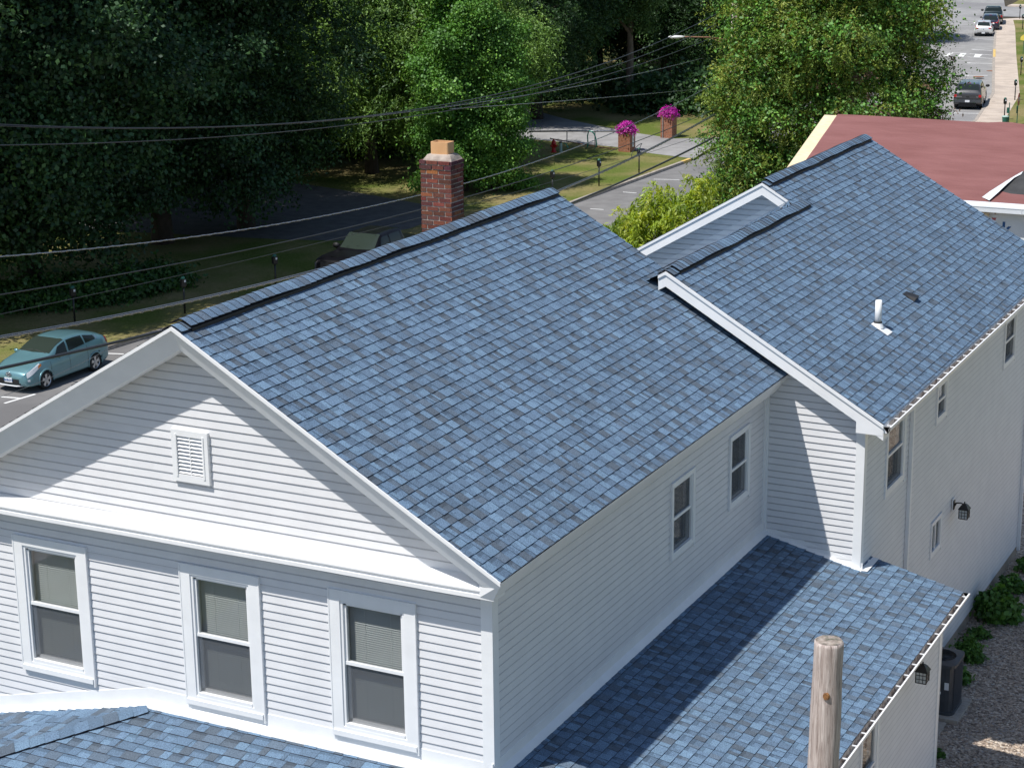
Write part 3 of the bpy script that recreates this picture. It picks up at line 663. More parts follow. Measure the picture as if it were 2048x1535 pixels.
# ---- low wrap-around roof (right side), porch roof (front) ----
LZ = 4.0; LS = .24; XE = 3.25; YB = 10.45; ls = math.hypot(1, LS)
def zlow(x): return LZ-LS*x
mb, ub = MB(), MB()
shingles(mb, ub, (0.02, -1.0, LZ), (0, 1, 0), Vector((1/ls, 0, -LS/ls)), Vector((LS/ls, 0, 1/ls)), XE*ls, lambda s: ((1.0-s/ls if s/ls < 20 else 0), YB+1.0), seed=21, sag=.006)
mb.prism([(0, YB-.003, zlow(0)-.008), (XE, YB-.003, zlow(XE)-.008), (XE, YB-.003, zlow(XE)-.003), (0, YB-.003, zlow(0)-.003)], (0, .002, 0), (.02, .015, .018))
lr = mb.build('side_roof', M['shingle'], H); ub.build('roof_deck', M['underlay'], lr)
mb, ub = MB(), MB()
def spanf(s):
    y = s/ls; return (-5.24-y, 0+y)
shingles(mb, ub, (0, -.02, 3.93), (1, 0, 0), Vector((0, -1/ls, -LS/ls)), Vector((0, -LS/ls, 1/ls)), 3.4*ls, spanf, seed=22, sag=.006, tab=(.1, .3))
pr_ = mb.build('porch_roof', M['shingle'], H); ub.build('roof_deck', M['underlay'], pr_)
mb, ub = MB(), MB()
shingles(mb, ub, (-5.24, -.02, 3.93), (0, -1, 0), Vector((-1/ls, 0, -LS/ls)), Vector((-LS/ls, 0, 1/ls)), 3.6*ls, lambda s: (0, s/ls), seed=23, sag=.006, tab=(.1, .3))
pl_ = mb.build('porch_roof', M['shingle'], H); ub.build('roof_deck', M['underlay'], pl_)
ridge_cap(H, (-5.24, -.12, 3.925), (-5.24-3.3, -3.42, 3.925-3.3*LS), hw=.15, drop=.20, lift=.006, vent=False, piece=.2, seed=8, name='hip_cap')
ridge_cap(H, (.02, -.0, 4.0), (3.3, -3.3, 4.0-3.3*LS), hw=.15, drop=.20, lift=.006, vent=False, piece=.2, seed=9, name='hip_cap')
# flashings
mb = MB(); ys = np.linspace(-.05, LW, 12)
mb.loft([[(.003, y, 4.185), (.018, y, 4.18), (.02, y, 4.05), (.11, y, 3.990), (.115, y, 3.975), (.0, y, 3.97)] for y in ys]); mb.build('flashing', M['trim'], H)
mb = MB()
mb.loft([[(x, -.003, 4.17-d), (x, -.02, 4.165-d), (x, -.022, 4.0-d), (x, -.13, 3.925-d), (x, -.135, 3.91-d), (x, 0, 3.9-d)] for x, d in [(-8.6, LS*3.36)]+[(-5.24-.4*k, LS*.4*k) for k in range(8, -1, -1)]+[(-5.2+k*.5, 0) for k in range(1, 10)]+[(-.14, 0), (.03, 0)]]); mb.build('flashing', M['trim'], H)
def flash(pts, up, nr, t=.012, apron=.10, nm='flashing'):     # wall-to-roof flashing following a slope
    mb = MB(); up = Vector(up); nr = Vector(nr); rings = []
    for p in pts:
        p = Vector(p); rings.append([p+up*.12, p+up*.12+nr*t, p+up*.035+nr*t, p+nr*apron+up*.012, p+nr*apron+up*-.002, p-up*.01])
    mb.loft(rings); return mb.build(nm, M['trim'], H)
flash([(0.02, LW, zlow(0)+.0), (1.74, LW, zlow(1.74)+.0)], (0, 0, 1), (0, -1, 0))
flash([(1.68, LW-.06, zlow(1.68)), (1.68, YB-.03, zlow(1.68))], (0, 0, .25), (1, 0, 0), .012, .16)
# walls of the low part
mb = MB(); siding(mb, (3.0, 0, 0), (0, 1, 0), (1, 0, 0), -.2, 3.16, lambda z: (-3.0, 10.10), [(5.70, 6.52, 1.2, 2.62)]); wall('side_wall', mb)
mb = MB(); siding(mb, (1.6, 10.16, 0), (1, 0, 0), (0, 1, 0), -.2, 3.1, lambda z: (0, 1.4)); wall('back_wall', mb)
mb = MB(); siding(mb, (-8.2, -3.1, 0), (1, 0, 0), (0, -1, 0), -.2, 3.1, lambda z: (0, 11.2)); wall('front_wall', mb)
mb = MB(); mb.box((3.0, 10.02, -.25), (3.028, 10.17, 3.16)); mb.box((2.9, 10.16, -.25), (3.028, 10.188, 3.2)); mb.build('corner_board', M['trim'], H)
mb = MB(); mb.box((2.97, -3, -.42), (3.0-.004, 10.15, -.2)); mb.box((1.5, 10.14, -.42), (2.97, 10.155, -.2)); mb.build('foundation', M['found'], H)
window((3.0, 0, 0), (0, 1, 0), (1, 0, 0), 5.66, 6.56, 1.15, 2.66, cw=.07, ct=.07, cb=.07, sill=False, screen=None, blind=False, proud=.03)
def gutter(x0, y0, y1, zt, drop=.0, wdt=.125, nm='gutter', step=.42, first=.2):
    mb = MB(); n = 14
    def ring(y):
        z = zt-drop*(y-y0); return [(x0, y, z), (x0, y, z-.11), (x0+.075, y, z-.11), (x0+wdt-.012, y, z-.05), (x0+wdt, y, z-.012), (x0+wdt, y, z+.004), (x0+wdt-.024, y, z+.004), (x0+wdt-.024, y, z-.014), (x0+wdt-.03, y, z-.045), (x0+.072, y, z-.104), (x0+.006, y, z-.104), (x0+.006, y, z)]
    rings = [ring(y) for y in np.linspace(y0, y1, n)]; mb.loft(rings)
    for y in (y0, y1):
        q = ring(y); mb.quad(q[0], q[1], q[2], q[6]); mb.add([q[0], q[2], q[3], q[5]], [(0, 1, 2, 3)])
    g = mb.build(nm, M['trim'], H)
    mb = MB(); z = zt
    mb.quad((x0+.008, y0, zt-.1), (x0+.008, y1, zt-.1), (x0+.008, y1, zt-.005), (x0+.008, y0, zt-.005)); mb.quad((x0+.008, y0+.01, zt-.1), (x0+.07, y0+.01, zt-.1), (x0+.07, y1-.01, zt-.1), (x0+.008, y1-.01, zt-.1))
    mb.build('gutter_lining', M['gutter_in'], g)
    y = y0+first; hm = None
    while y < y1:
        if hm is None: mb = MB(); mb.box((x0+.01, y-.009, zt-.012), (x0+wdt-.006, y+.009, zt+.002)); hm = mb.build('gutter_hanger', M['trim'], g); yb = y; hl = hm.location.copy()
        else: c_ = hm.copy(); COL.objects.link(c_); c_.parent = g; c_.location = hl+Vector((0, y-yb, 0))
        y += step
    return g
gutter(XE-.005, -3.2, YB+.04, zlow(XE)-.015, step=.43)
mb = MB(); mb.prism([(3.0, -3.2, 3.13), (XE-.01, -3.2, 3.13), (XE-.01, -3.2, zlow(XE)-.015), (3.0, -3.2, zlow(3)-.02)], (0, YB+3.15, 0)); mb.box((1.7, YB-.028, 3.12), (XE-.012, YB-.01, zlow(XE)-.03)); mb.build('eave_trim', M['trim'], H)

# ---- rear wing ----
XR1, ZR1 = -1.68, 8.362; XR2 = -2.385; ZR2 = ZR1+PI_*(XR1-XR2)*-1*-1; XE2 = 2.07; YR0, YG, YE = 9.50, 16.4, 23.0; X2 = 1.68
def zr(x): return ZR1-PI_*(x-XR1)
ZR2 = zr(XR2); WX = -6.45                       # ridge of the taller part, its left eave
mb = MB(); siding(mb, (0, LW, 0), (1, 0, 0), (0, -1, 0), 3.5, 8.3, lambda z: (max(-3.2, XR1-(ZR1-.17-z)/PI_), min(X2-.1, XR1+(ZR1-.17-z)/PI_)))
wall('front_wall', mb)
mb = MB(); siding(mb, (X2, 0, 0), (0, 1, 0), (1, 0, 0), -.15, 6.1, lambda z: (LW+.1, 22.4), [(11.18, 12.15, 4.48, 5.65), (14.39, 14.99, 4.88, 5.52), (19.76, 20.66, 4.62, 5.5), (14.44, 15.04, 2.27, 2.83)], seg=2.)
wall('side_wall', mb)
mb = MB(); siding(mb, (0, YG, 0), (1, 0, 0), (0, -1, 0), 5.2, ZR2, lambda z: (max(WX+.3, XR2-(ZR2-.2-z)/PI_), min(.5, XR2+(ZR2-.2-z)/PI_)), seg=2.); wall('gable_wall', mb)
mb = MB(); mb.add([(WX+.3, 22.4, -.4), (X2, 22.4, -.4), (X2, 22.4, 6.1), (XR2, 22.4, ZR2-.1), (WX+.3, 22.4, 6.2)], [(0, 1, 2, 3, 4)]); mb.build('back_wall', M['vinyl'], H); mb = MB(); mb.add([(WX+.3, YG, -.4), (WX+.3, 22.4, -.4), (WX+.3, 22.4, 6.25), (WX+.3, YG, 6.25)], [(0, 1, 2, 3)]); mb.build('street_wall', M['vinyl'], H); mb = MB()
mb.add([(-5.5, LW, -.4), (-5.5, YG, -.4), (-5.5, YG, 6.1), (-5.5, LW, 6.1)], [(0, 1, 2, 3)]); mb.build('street_wall', M['vinyl'], H)
mb = MB(); mb.box((X2-.12, LW-.028, 3.5), (X2+.028, LW, 6.06)); mb.box((X2, LW, 3.3), (X2+.028, LW+.12, 6.06)); mb.build('corner_board', M['trim'], H)
mb = MB(); mb.box((X2, 22.3, -.2), (X2+.028, 22.42, 6.06)); mb.build('corner_board', M['trim'], H)
mb = MB(); mb.box((X2-.1, LW+.3, YZ-.05), (X2-.006, 22.39, -.15)); mb.build('foundation', M['found'], H)
# roof planes
mb, ub = MB(), MB()
dxr = XR1-XR2
shingles(mb, ub, (XR2, YR0, ZR2+.004), (0, 1, 0), Dn, Nn, (XE2-XR2)*sl_, lambda s: ((YG-.32-YR0 if s/sl_ < dxr-.02 else 0), YE-YR0), seed=31, sag=.014)
mb.prism([(XR1, YR0+.002, ZR1-.006), (XE2, YR0+.002, zr(XE2)-.006), (XE2, YR0+.002, zr(XE2)-.002), (XR1, YR0+.002, ZR1-.001)], (0, .01, 0), (.02, .015, .018))
rr_ = mb.build('rear_roof', M['shingle'], H); ub.build('roof_deck', M['underlay'], rr_)
Dl, Nl = Vector((-1/sl_, 0, -PI_/sl_)), Vector((-PI_/sl_, 0, 1/sl_))
mb, ub = MB(), MB()
shingles(mb, ub, (XR1, YR0, ZR1+.004), (0, 1, 0), Dl, Nl, 3.9*sl_, lambda s: (0, YG-.3-YR0+.28), seed=32, tab=(.3, .8)); q_ = mb.build('rear_roof', M['shingle'], H); ub.build('roof_deck', M['underlay'], q_)
mb, ub = MB(), MB()
shingles(mb, ub, (XR2, YG-.32, ZR2+.004), (0, 1, 0), Dl, Nl, (XR2-WX)*sl_, lambda s: (0, YE-YG+.32), seed=33, tab=(.3, .8)); q_ = mb.build('rear_roof', M['shingle'], H); ub.build('roof_deck', M['underlay'], q_)
ridge_cap(H, (XR1, YR0+.22, ZR1+.012), (XR1, YG+.15, ZR1+.012), seed=5, hw=.165); ridge_cap(H, (XR1, YR0, ZR1+.004), (XR1, YR0+.24, ZR1+.004), seed=15, hw=.15, lift=.012, vent=False)
ridge_cap(H, (XR2, YG-.15, ZR2+.012), (XR2, YE-.1, ZR2+.012), seed=6, hw=.165); ridge_cap(H, (XR2, YG-.32, ZR2+.004), (XR2, YG-.13, ZR2+.004), seed=16, hw=.15, lift=.012, vent=False)
# rake boards
def rake(y, yw, xa, za, xb, zb, th, nm='rake_trim', box_end=None):
    mb = MB(); rings = []
    for t in np.linspace(0, 1, 8):
        x, z = xa+(xb-xa)*t, za+(zb-za)*t
        rings.append([(x, y, z+.004), (x, y-.022, z+.002), (x, y-.022, z-.05), (x, y, z-.055), (x, y+.002*math.sin(t*9), z-th), (x, yw, z-th), (x, yw, z-.02)])
    mb.loft(rings if xb > xa else rings[::-1])
    return mb.build(nm, M['trim'], H)
rake(YR0, LW, XR1, ZR1, XE2+.01, zr(XE2+.01), .25); rake(YR0, LW, XR1, ZR1, XR1-.13, ZR1-.13*PI_, .25)
mb = MB(); mb.add([(1.63, YR0-.004, zr(1.63)-.23), (1.63, YR0-.004, 6.02), (XE2+.0, YR0-.004, 6.02), (XE2+.0, YR0-.004, zr(XE2)-.03), (1.63, YR0-.004, zr(1.63)-.1)], [(0, 1, 2, 3, 4)])
mb.box((1.63, YR0-.003, 6.02), (XE2, LW, 6.03)); mb.quad((1.63, YR0-.003, 6.02), (1.63, LW, 6.02), (1.63, LW, 6.3), (1.63, YR0-.003, 6.3)); mb.quad((XE2+.001, YR0-.003, 6.02), (XE2+.001, LW, 6.02), (XE2+.001, LW, 6.2), (XE2+.001, YR0-.003, 6.2)); mb.build('eave_return', M['trim'], H)
mb = MB(); mb.prism([(X2, LW, 6.05), (XE2-.005, LW, 6.05), (XE2-.005, LW, zr(XE2)-.02), (X2, LW, zr(X2)-.02)], (0, YE-LW-.05, 0)); mb.build('eave_trim', M['trim'], H)
rake(YG-.3, YG, XR2, ZR2, XR1+.06, zr(XR1+.06), .24); rake(YG-.3, YG, XR2, ZR2, WX, ZR2-(XR2-WX)*PI_, .24)
flash([(XR1-.22, YG, ZR1-.22*PI_), (XR1-3.9, YG, ZR1-3.9*PI_)], (0, 0, 2.3), (0, -1, 0), .012, .09)
gutter(XE2-.004, YR0+.02, YE, zr(XE2)-.03, step=.44, first=.12)
# windows of the rear wing
SW = ((X2, 0, 0), (0, 1, 0), (1, 0, 0))
window(*SW, 11.10, 12.24, 4.43, 5.78, cw=.08, ct=.08, cb=.08, fr=.022, sill=False, blind=False, proud=.032)
window(*SW, 14.33, 15.06, 4.84, 5.60, fr=.022, cw=.07, ct=.07, cb=.07, sill=False, blind=False, proud=.032)
window(*SW, 19.70, 20.73, 4.57, 5.62, fr=.022, cw=.07, ct=.07, cb=.07, sill=False, screen='full', blind=False, proud=.032)
window(*SW, 14.37, 15.10, 2.21, 2.90, fr=.014, cw=.065, ct=.07, cb=.07, sill=False, screen=None, blind=False, proud=.032, slider=True)
# downspouts
for y in (12.58, 22.22):
    mb = MB(); mb.box((X2+.014, y-.04, YZ+.15), (X2+.08, y+.04, 5.98)); mb.box((X2+.012, y-.045, 3.3), (X2+.085, y+.045, 3.36)); mb.box((X2+.012, y-.045, 1.1), (X2+.085, y+.045, 1.15))
    mb.prism([(X2+.014, y-.04, 5.97), (X2+.08, y-.04, 5.97), (XE2+.07, y-.04, 6.07), (XE2+.0, y-.04, 6.08)], (0, .08, 0)); mb.build('downspout', M['trim'], H)
# plumbing vent and low-profile exhaust vent on the rear roof
c = Vector((.88, 13.13, zr(.88)+.01))
mb = MB(); mb.add([c+Dn*-.1+Vector((0, -.15, 0))+Nn*.008, c+Dn*.26+Vector((0, -.15, 0))+Nn*.008, c+Dn*.26+Vector((0, .15, 0))+Nn*.008, c+Dn*-.1+Vector((0, .15, 0))+Nn*.008], [(0, 1, 2, 3)])
mb.lathe(c-Vector((0, 0, .03)), [(.11, 0), (.085, .06), (.068, .1)], 16); va = mb.build('vent_pipe', M['trim'], H)
mb = MB(); mb.lathe(c, [(.058, 0), (.058, .46), (.05, .46), (.05, .2)], 16); mb.build('pipe', M['trim'], va, True)
mb = MB(); mb.lathe(c, [(.075, .055), (.078, .075), (.06, .085)], 16); mb.build('pipe_boot', M['vent_black'], va, True)
c = Vector((.84, 15.44, zr(.84)+.012)); Uy = Vector((0, 1, 0))
mb = MB(); t = .14; pts = [c+Dn*-.16+Uy*-t, c+Dn*-.16+Uy*t, c+Dn*.10+Uy*t, c+Dn*.10+Uy*-t]; top = [c+Dn*-.1+Uy*-t*.7+Nn*.02, c+Dn*-.1+Uy*t*.7+Nn*.02, c+Dn*.10+Uy*t*.75+Nn*.085, c+Dn*.10+Uy*-t*.75+Nn*.085]
mb.loft([pts, top]); mb.build('roof_vent', M['vent_black'], H)
mb = MB()
# wall lanterns
def lantern(x, y, z, zo=0):
    L_ = empty('wall_lantern', (x, y, z)); mb = MB(); mb.box((.012, -.075, -.13), (.03, .075, .13)); mb.lathe((.0, 0, 0), [(.001, 0)], 4) if 0 else None
    bp = mb.build('back_plate', M['trim'], None); bp.parent = L_
    mb = MB(); mb.tube([(.03, 0, -.03), (.08, 0, .04), (.16, 0, .055), (.24, 0, .03)], [.03, .016, .013, .012], 8); mb.obox((.035, 0, .0), (.012, 0, 0), (0, .05, 0), (0, 0, .09)); a = mb.build('arm', M['iron'], None); a.parent = L_
    cx_ = .24; mb = MB(); cc = (cx_, 0, 0)
    def sq(h, z): return [(cx_-h, -h, z), (cx_+h, -h, z), (cx_+h, h, z), (cx_-h, h, z)]
    mb.loft([sq(.105, -.055), sq(.10, -.045), sq(.06, .02), sq(.03, .05), sq(.012, .055)]); mb.tube([(cx_, 0, .04), (cx_, 0, .09)], .012, 6)
    mb.loft([sq(.075, -.25), sq(.08, -.235)])
    for sx in (-1, 1):
        for sy in (-1, 1): mb.box((cx_+sx*.083-.007, sy*.083-.007, -.24), (cx_+sx*.083+.007, sy*.083+.007, -.05))
    for zz in (-.175, -.11):
        for s_ in (-1, 1): mb.box((cx_-.083, s_*.083-.003, zz-.004), (cx_+.083, s_*.083+.003, zz+.004)); mb.box((cx_+s_*.083-.003, -.083, zz-.004), (cx_+s_*.083+.003, .083, zz+.004))
    for s_ in (-1, 1):
        for q in (-.028, .028): mb.box((cx_+q-.004, s_*.083-.003, -.24), (cx_+q+.004, s_*.083+.003, -.05)); mb.box((cx_+s_*.083-.003, q-.004, -.24), (cx_+s_*.083+.003, q+.004, -.05))
    f = mb.build('lantern_cage', M['iron'], None); f.parent = L_
    mb = MB(); mb.loft([sq(.074, -.235), sq(.078, -.06)]); g = mb.build('lantern_glass', M['lampglass'], None); g.parent = L_
    attach(L_, H); return L_
lantern(X2+.012, 15.93, 2.80); lantern(3.012, 8.08, 2.84)

# ---------------------------------------------------------------- building with the red underlayment
RX0, RE, RR_, RZE, RZR = -8.0, 32.75, 37.45, 5.66, 7.21; RXE = 6.5
B = empty('building_under_repair', (RX0, RE, YZ)); tag(B, 'building with bare red roof underlayment and white house wrap behind the blue roofs', 'building')
mb = MB(); nx, ny = 40, 16; ps = (RZR-RZE)/(RR_-RE)
def zr_(x, y): return RZE+(y-RE)*ps + .006*math.sin(y*5+x*.3)+.010*math.sin(x*.9+y*.7)+(.035 if y > RR_-.01 and 5.1 < x-RX0 < 5.9 else 0)
g = [[(RX0+.42+(RXE-RX0-.42)*i/nx, RE+(RR_-RE)*j/ny) for i in range(nx+1)] for j in range(ny+1)]
mb.add([(x, y, zr_(x, y)+.035) for row in g for x, y in row], [(j*(nx+1)+i, j*(nx+1)+i+1, (j+1)*(nx+1)+i+1, (j+1)*(nx+1)+i) for j in range(ny) for i in range(nx)])
mb.build('red_underlayment', M['felt'], B, True)
mb = MB(); mb.prism([(RX0, RE-.02, RZE-.12), (RX0, RR_, RZR-.12), (RX0, RR_, RZR), (RX0, RE-.02, RZE-.006)], (RXE-RX0, 0, 0)); mb.prism([(RX0, RR_+5, RZE-.12), (RX0, RR_+5, RZE), (RX0, RR_+.001, RZR), (RX0, RR_+.001, RZR-.12)], (RXE-RX0, 0, 0)); mb.build('roof_sheathing', M['osb'], B)
# loose flap folded back, black felt beside it
def rp(px, py, off=0):
    n = Vector((0, -ps, 1)); d = RZE-ps*RE; v = ray(px, py); t = (d-n.dot(CAMP))/n.dot(v); p = CAMP+v*t; return p+Vector((0, 0, off))
mb = MB(); mb.add([rp(*q, .035) for q in ((2060, 336), (2040, 350), (2020, 362), (1998, 388), (2100, 396), (2100, 330))], [(0, 1, 2, 3, 4, 5)]); mb.build('black_underlayment', M['felt2'], B)
mb = MB(); A_ = [rp(*q, .04) for q in ((2046, 345), (2030, 354), (2010, 366), (1985, 382), (1962, 396))]; B_ = [rp(*q, h) for q, h in (((2042, 352), .05), ((2028, 362), .09), ((2012, 378), .12), ((1996, 394), .13), ((1978, 408), .10))]
mb.loft([A_, B_], False, False); mb.build('loose_flap', M['wrap'], B, True)
mb = MB(); mb.box((RX0, RE-.35, RZE-.16), (RXE, RE-.03, RZE-.02)); mb.prism([(RX0, RE-.36, RZE-.03), (RX0, RE+.02, RZE+.03), (RX0, RE+.02, RZE+.055), (RX0, RE-.36, RZE-.008)], (RXE-RX0, 0, 0))
for k in range(8): mb.box((RX0+1.2+k*1.5, RE-.366, RZE-.17), (RX0+1.206+k*1.5, RE-.34, RZE-.03))
mb.build('eave_flashing', M['wrap'], B)
mb = MB(); mb.box((RX0+.3, RE, YZ-.1), (RXE-.3, RE+.15, RZE-.1)); mb.box((RX0+.3, RE+.15, YZ-.1), (RX0+.45, RR_+4.5, RZE-.1)); mb.add([(RX0+.3, RE, RZE-.1), (RX0+.3, RR_, RZR-.12), (RX0+.3, RR_+4.8, RZE-.1)], [(0, 1, 2)]); mb.box((RXE-.45, RE+.15, YZ-.1), (RXE-.3, RR_+4.5, RZE-.1)); mb.box((RX0+.3, RR_+4.5, YZ-.1), (RXE-.3, RR_+4.65, RZE-.1)); rw = mb.build('wall', M['wrap'], B)
mb = MB(); p = on(1, RE-.01, 1935, 423); mb.box((p.x-1.2, RE-.12, p.z-.09), (p.x+.6, RE-.02, p.z+.02)); mb.build('bare_board', M['osb'], B)
mb = MB(); p = on(1, RE-.01, 1990, 424); mb.prism([(p.x-.05, RE-.03, p.z+.05), (p.x+.07, RE-.03, p.z+.05), (p.x+.02, RE-.03, p.z-.06)], (0, -.02, 0)); mb.build('bracket', M['rust'], B)
def textmesh(s, size, mat, name, loc, rot, parent=None, ext=.002):
    cu = bpy.data.curves.new(name, 'FONT'); cu.body = s; cu.size = size; cu.align_x = 'CENTER'; cu.align_y = 'CENTER'; cu.extrude = ext; cu.offset = size*.02; cu.resolution_u = 3
    to = bpy.data.objects.new(name, cu); COL.objects.link(to); dg = bpy.context.evaluated_depsgraph_get(); me = bpy.data.meshes.new_from_object(to.evaluated_get(dg)); bpy.data.objects.remove(to)
    me.materials.clear(); me.materials.append(mat); o = bpy.data.objects.new(name, me); COL.objects.link(o); o.location = loc; o.rotation_euler = rot
    if parent is not None:
        o.parent = parent
    return o
p = on(1, RE-.012, 2012, 459); o = textmesh('k', .52, M['bluepaint'], 'letter', Vector((p.x, RE-.006, p.z))-wloc(B), (math.pi/2, 0, 0), B)
p = on(1, RE-.012, 1988, 437); o = textmesh('w', .16, M['redprint'], 'letter', Vector((p.x, RE-.006, p.z))-wloc(B), (math.pi/2, 0, 0), B)
# ---------------------------------------------------------------- trees
def place(px, dist):                         # ground position below a picture column, at a horizontal distance
    d = ray(px, 400); h = Vector((d.x, d.y, 0)).normalized(); return CAMP.x+h.x*dist, CAMP.y+h.y*dist
def zat(px, py, dist):
    d = ray(px, py); return CAMP.z+d.z*dist/math.hypot(d.x, d.y)
def leaf_cloud(name, lobes, n_cl, per, size, cols, cl_r, seed, droop=.25, narrow=.45, gap=.0, shell=.45, upbias=.55, spray=False, mat='leaf', pend=0.):
    """many small leaf blades in clumps spread through ellipsoid lobes; one mesh"""
    g = np.random.default_rng(seed); L = np.array(lobes, float); vol = (L[:, 3]*L[:, 4]*L[:, 5])**.75; vol /= vol.sum()
    li = g.choice(len(L), n_cl, p=vol); d = g.normal(size=(n_cl, 3)); d /= np.linalg.norm(d, axis=1)[:, None]
    rad = 1-shell*g.random(n_cl)**1.6
    # lumpy surface
    k = np.array([[2.3, 1.1, .7], [-1.4, 2.6, 1.9], [3.1, -2.2, 2.4]]); lump = 1+.13*sum(np.sin(d@kk*2.2+i+li*1.7) for i, kk in enumerate(k))
    c = L[li, :3]+d*L[li, 3:6]*(rad*lump)[:, None]
    if gap:
        q = np.sin(c[:, 0]*1.9+seed)+np.sin(c[:, 1]*2.3+1)+np.sin(c[:, 2]*2.7+2); keep = q > -3+gap*3; c, d, li = c[keep], d[keep], li[keep]; n_cl = len(c)
    cc = np.array(cols, float); w_ = cc[:, 3]/cc[:, 3].sum(); ci = g.choice(len(cc), n_cl, p=w_); ccol = cc[ci, :3]*g.uniform(.8, 1.2, n_cl)[:, None]
    n = n_cl*per; o = np.repeat(c, per, axis=0); dn = np.repeat(d, per, axis=0); col = np.repeat(ccol, per, axis=0)*g.uniform(.78, 1.25, n)[:, None]
    crs = np.repeat(cl_r*g.uniform(.6, 1.4, n_cl), per)
    off = g.normal(size=(n, 3))*np.array([1, 1, .55])
    if spray:                                # twigs that run outward and hang
        tw = np.repeat(g.normal(size=(n_cl*((per+9)//10), 3)), 10, axis=0); tw = tw.reshape(n_cl, -1, 3)[:, :per].reshape(n, 3)
        tw = tw+dn*1.2+np.array([0, 0, -.35-pend]); tw /= np.linalg.norm(tw, axis=1)[:, None]
        t = np.tile((np.arange(per) % 10)/9., n_cl); off = tw*(t[:, None]*1.9)+np.array([0, 0, -1])*(t**2)[:, None]*(.35+pend)+g.normal(size=(n, 3))*.16
    p = o+off*crs[:, None]
    p[:, 2] -= droop*(off[:, 0]**2+off[:, 1]**2)*crs*.35
    nr = g.normal(size=(n, 3))*.75+dn*.45+np.array([0, 0, upbias]); nr /= np.linalg.norm(nr, axis=1)[:, None]
    a = g.normal(size=(n, 3))+dn*.5+np.array([0, 0, -.3-pend*2]); a -= nr*(a*nr).sum(1)[:, None]; a /= np.linalg.norm(a, axis=1)[:, None]
    b = np.cross(nr, a); s = size*g.uniform(.6, 1.35, n)[:, None]
    V = np.stack([p-a*s*.5, p+b*s*narrow*.5+a*s*.05, p+a*s*.55-nr*s*.12, p-b*s*narrow*.5+a*s*.05], axis=1).reshape(-1, 3).astype(np.float32)
    me = bpy.data.meshes.new(name); me.vertices.add(len(V)); me.vertices.foreach_set('co', V.ravel()); me.loops.add(4*n); me.loops.foreach_set('vertex_index', np.arange(4*n, dtype=np.int32))
    me.polygons.add(n); me.polygons.foreach_set('loop_start', np.arange(0, 4*n, 4, dtype=np.int32)); me.polygons.foreach_set('loop_total', np.full(n, 4, dtype=np.int32)); me.update(calc_edges=True)
    at = me.color_attributes.new('Col', 'FLOAT_COLOR', 'POINT'); buf = np.ones((4*n, 4), dtype=np.float32); buf[:, :3] = np.repeat(col, 4, axis=0); at.data.foreach_set('color', buf.ravel())
    me.materials.append(M[mat]); return me
def trunk_mesh(name, h, r0, lobes, seed, lean=0., mat='bark', nl=7, fork=.35):
    r = random.Random(seed); mb = MB(); pts = []; x = y = 0
    for i in range(7):
        t = i/6; pts.append(Vector((lean*t*h+r.uniform(-.12, .12)*t, r.uniform(-.12, .12)*t, t*h)))
    mb.tube(pts, [r0*(1.25 if i == 0 else 1)*(1-.72*i/6) for i in range(7)], 9)
    ls = sorted(lobes, key=lambda q: -q[3]*q[5])[:nl]
    for q in ls:
        tt = min(max((q[2]-.5*q[5]-fork)/h, .18), .9); b = pts[int(tt*6)]; e = Vector(q[:3]); m_ = b.lerp(e, .5)+Vector((r.uniform(-.3, .3), r.uniform(-.3, .3), .25))
        mb.tube([b, b.lerp(m_, .5), m_, m_.lerp(e, .6), e], [r0*.45, r0*.36, r0*.27, r0*.18, r0*.08], 6)
        for _ in range(4):
            e2 = e+Vector((r.uniform(-1, 1)*q[3]*.75, r.uniform(-1, 1)*q[4]*.75, r.uniform(-.6, .8)*q[5]*.8)); mb.tube([m_.lerp(e, .5), m_.lerp(e2, .6)+Vector((0, 0, .15)), e2], [r0*.15, r0*.09, .012], 5)
    me_o = mb.build(name, M[mat], None, True); me = me_o.data; bpy.data.objects.remove(me_o); return me
def crown_lobes(R, z0, z1, n, seed, flat=1., fill=.55, peak=.42, lr=(.26, .40)):
    r = random.Random(seed); out = []
    for i in range(n):
        t = (i+.5)/n; z = z0+(z1-z0)*t; env = math.sqrt(max(.14, 1-((t-peak)/max(peak, 1-peak)/1.06)**2)); a = i*2.4+r.uniform(-.5, .5); rr = R*env*r.uniform(.50, .80)
        l_ = R*r.uniform(*lr)*(.75+.35*env); out.append((math.cos(a)*rr, math.sin(a)*rr, z, l_, l_, l_*.62*flat))
    for t in (.3, .62): out.append((0, 0, z0+(z1-z0)*t, R*fill, R*fill, (z1-z0)*.24))
    return out
def make_tree(name, loc, rz, crown_me, trunk_me, label, group=None, sc=1., cat='tree'):
    o = empty(name, loc, rz); o.scale = (sc, sc, sc) if not isinstance(sc, tuple) else sc; tag(o, label, cat, group)
    for nm, me in (('trunk', trunk_me), ('crown', crown_me)):
        c = bpy.data.objects.new(nm, me); COL.objects.link(c); c.parent = o
    return o
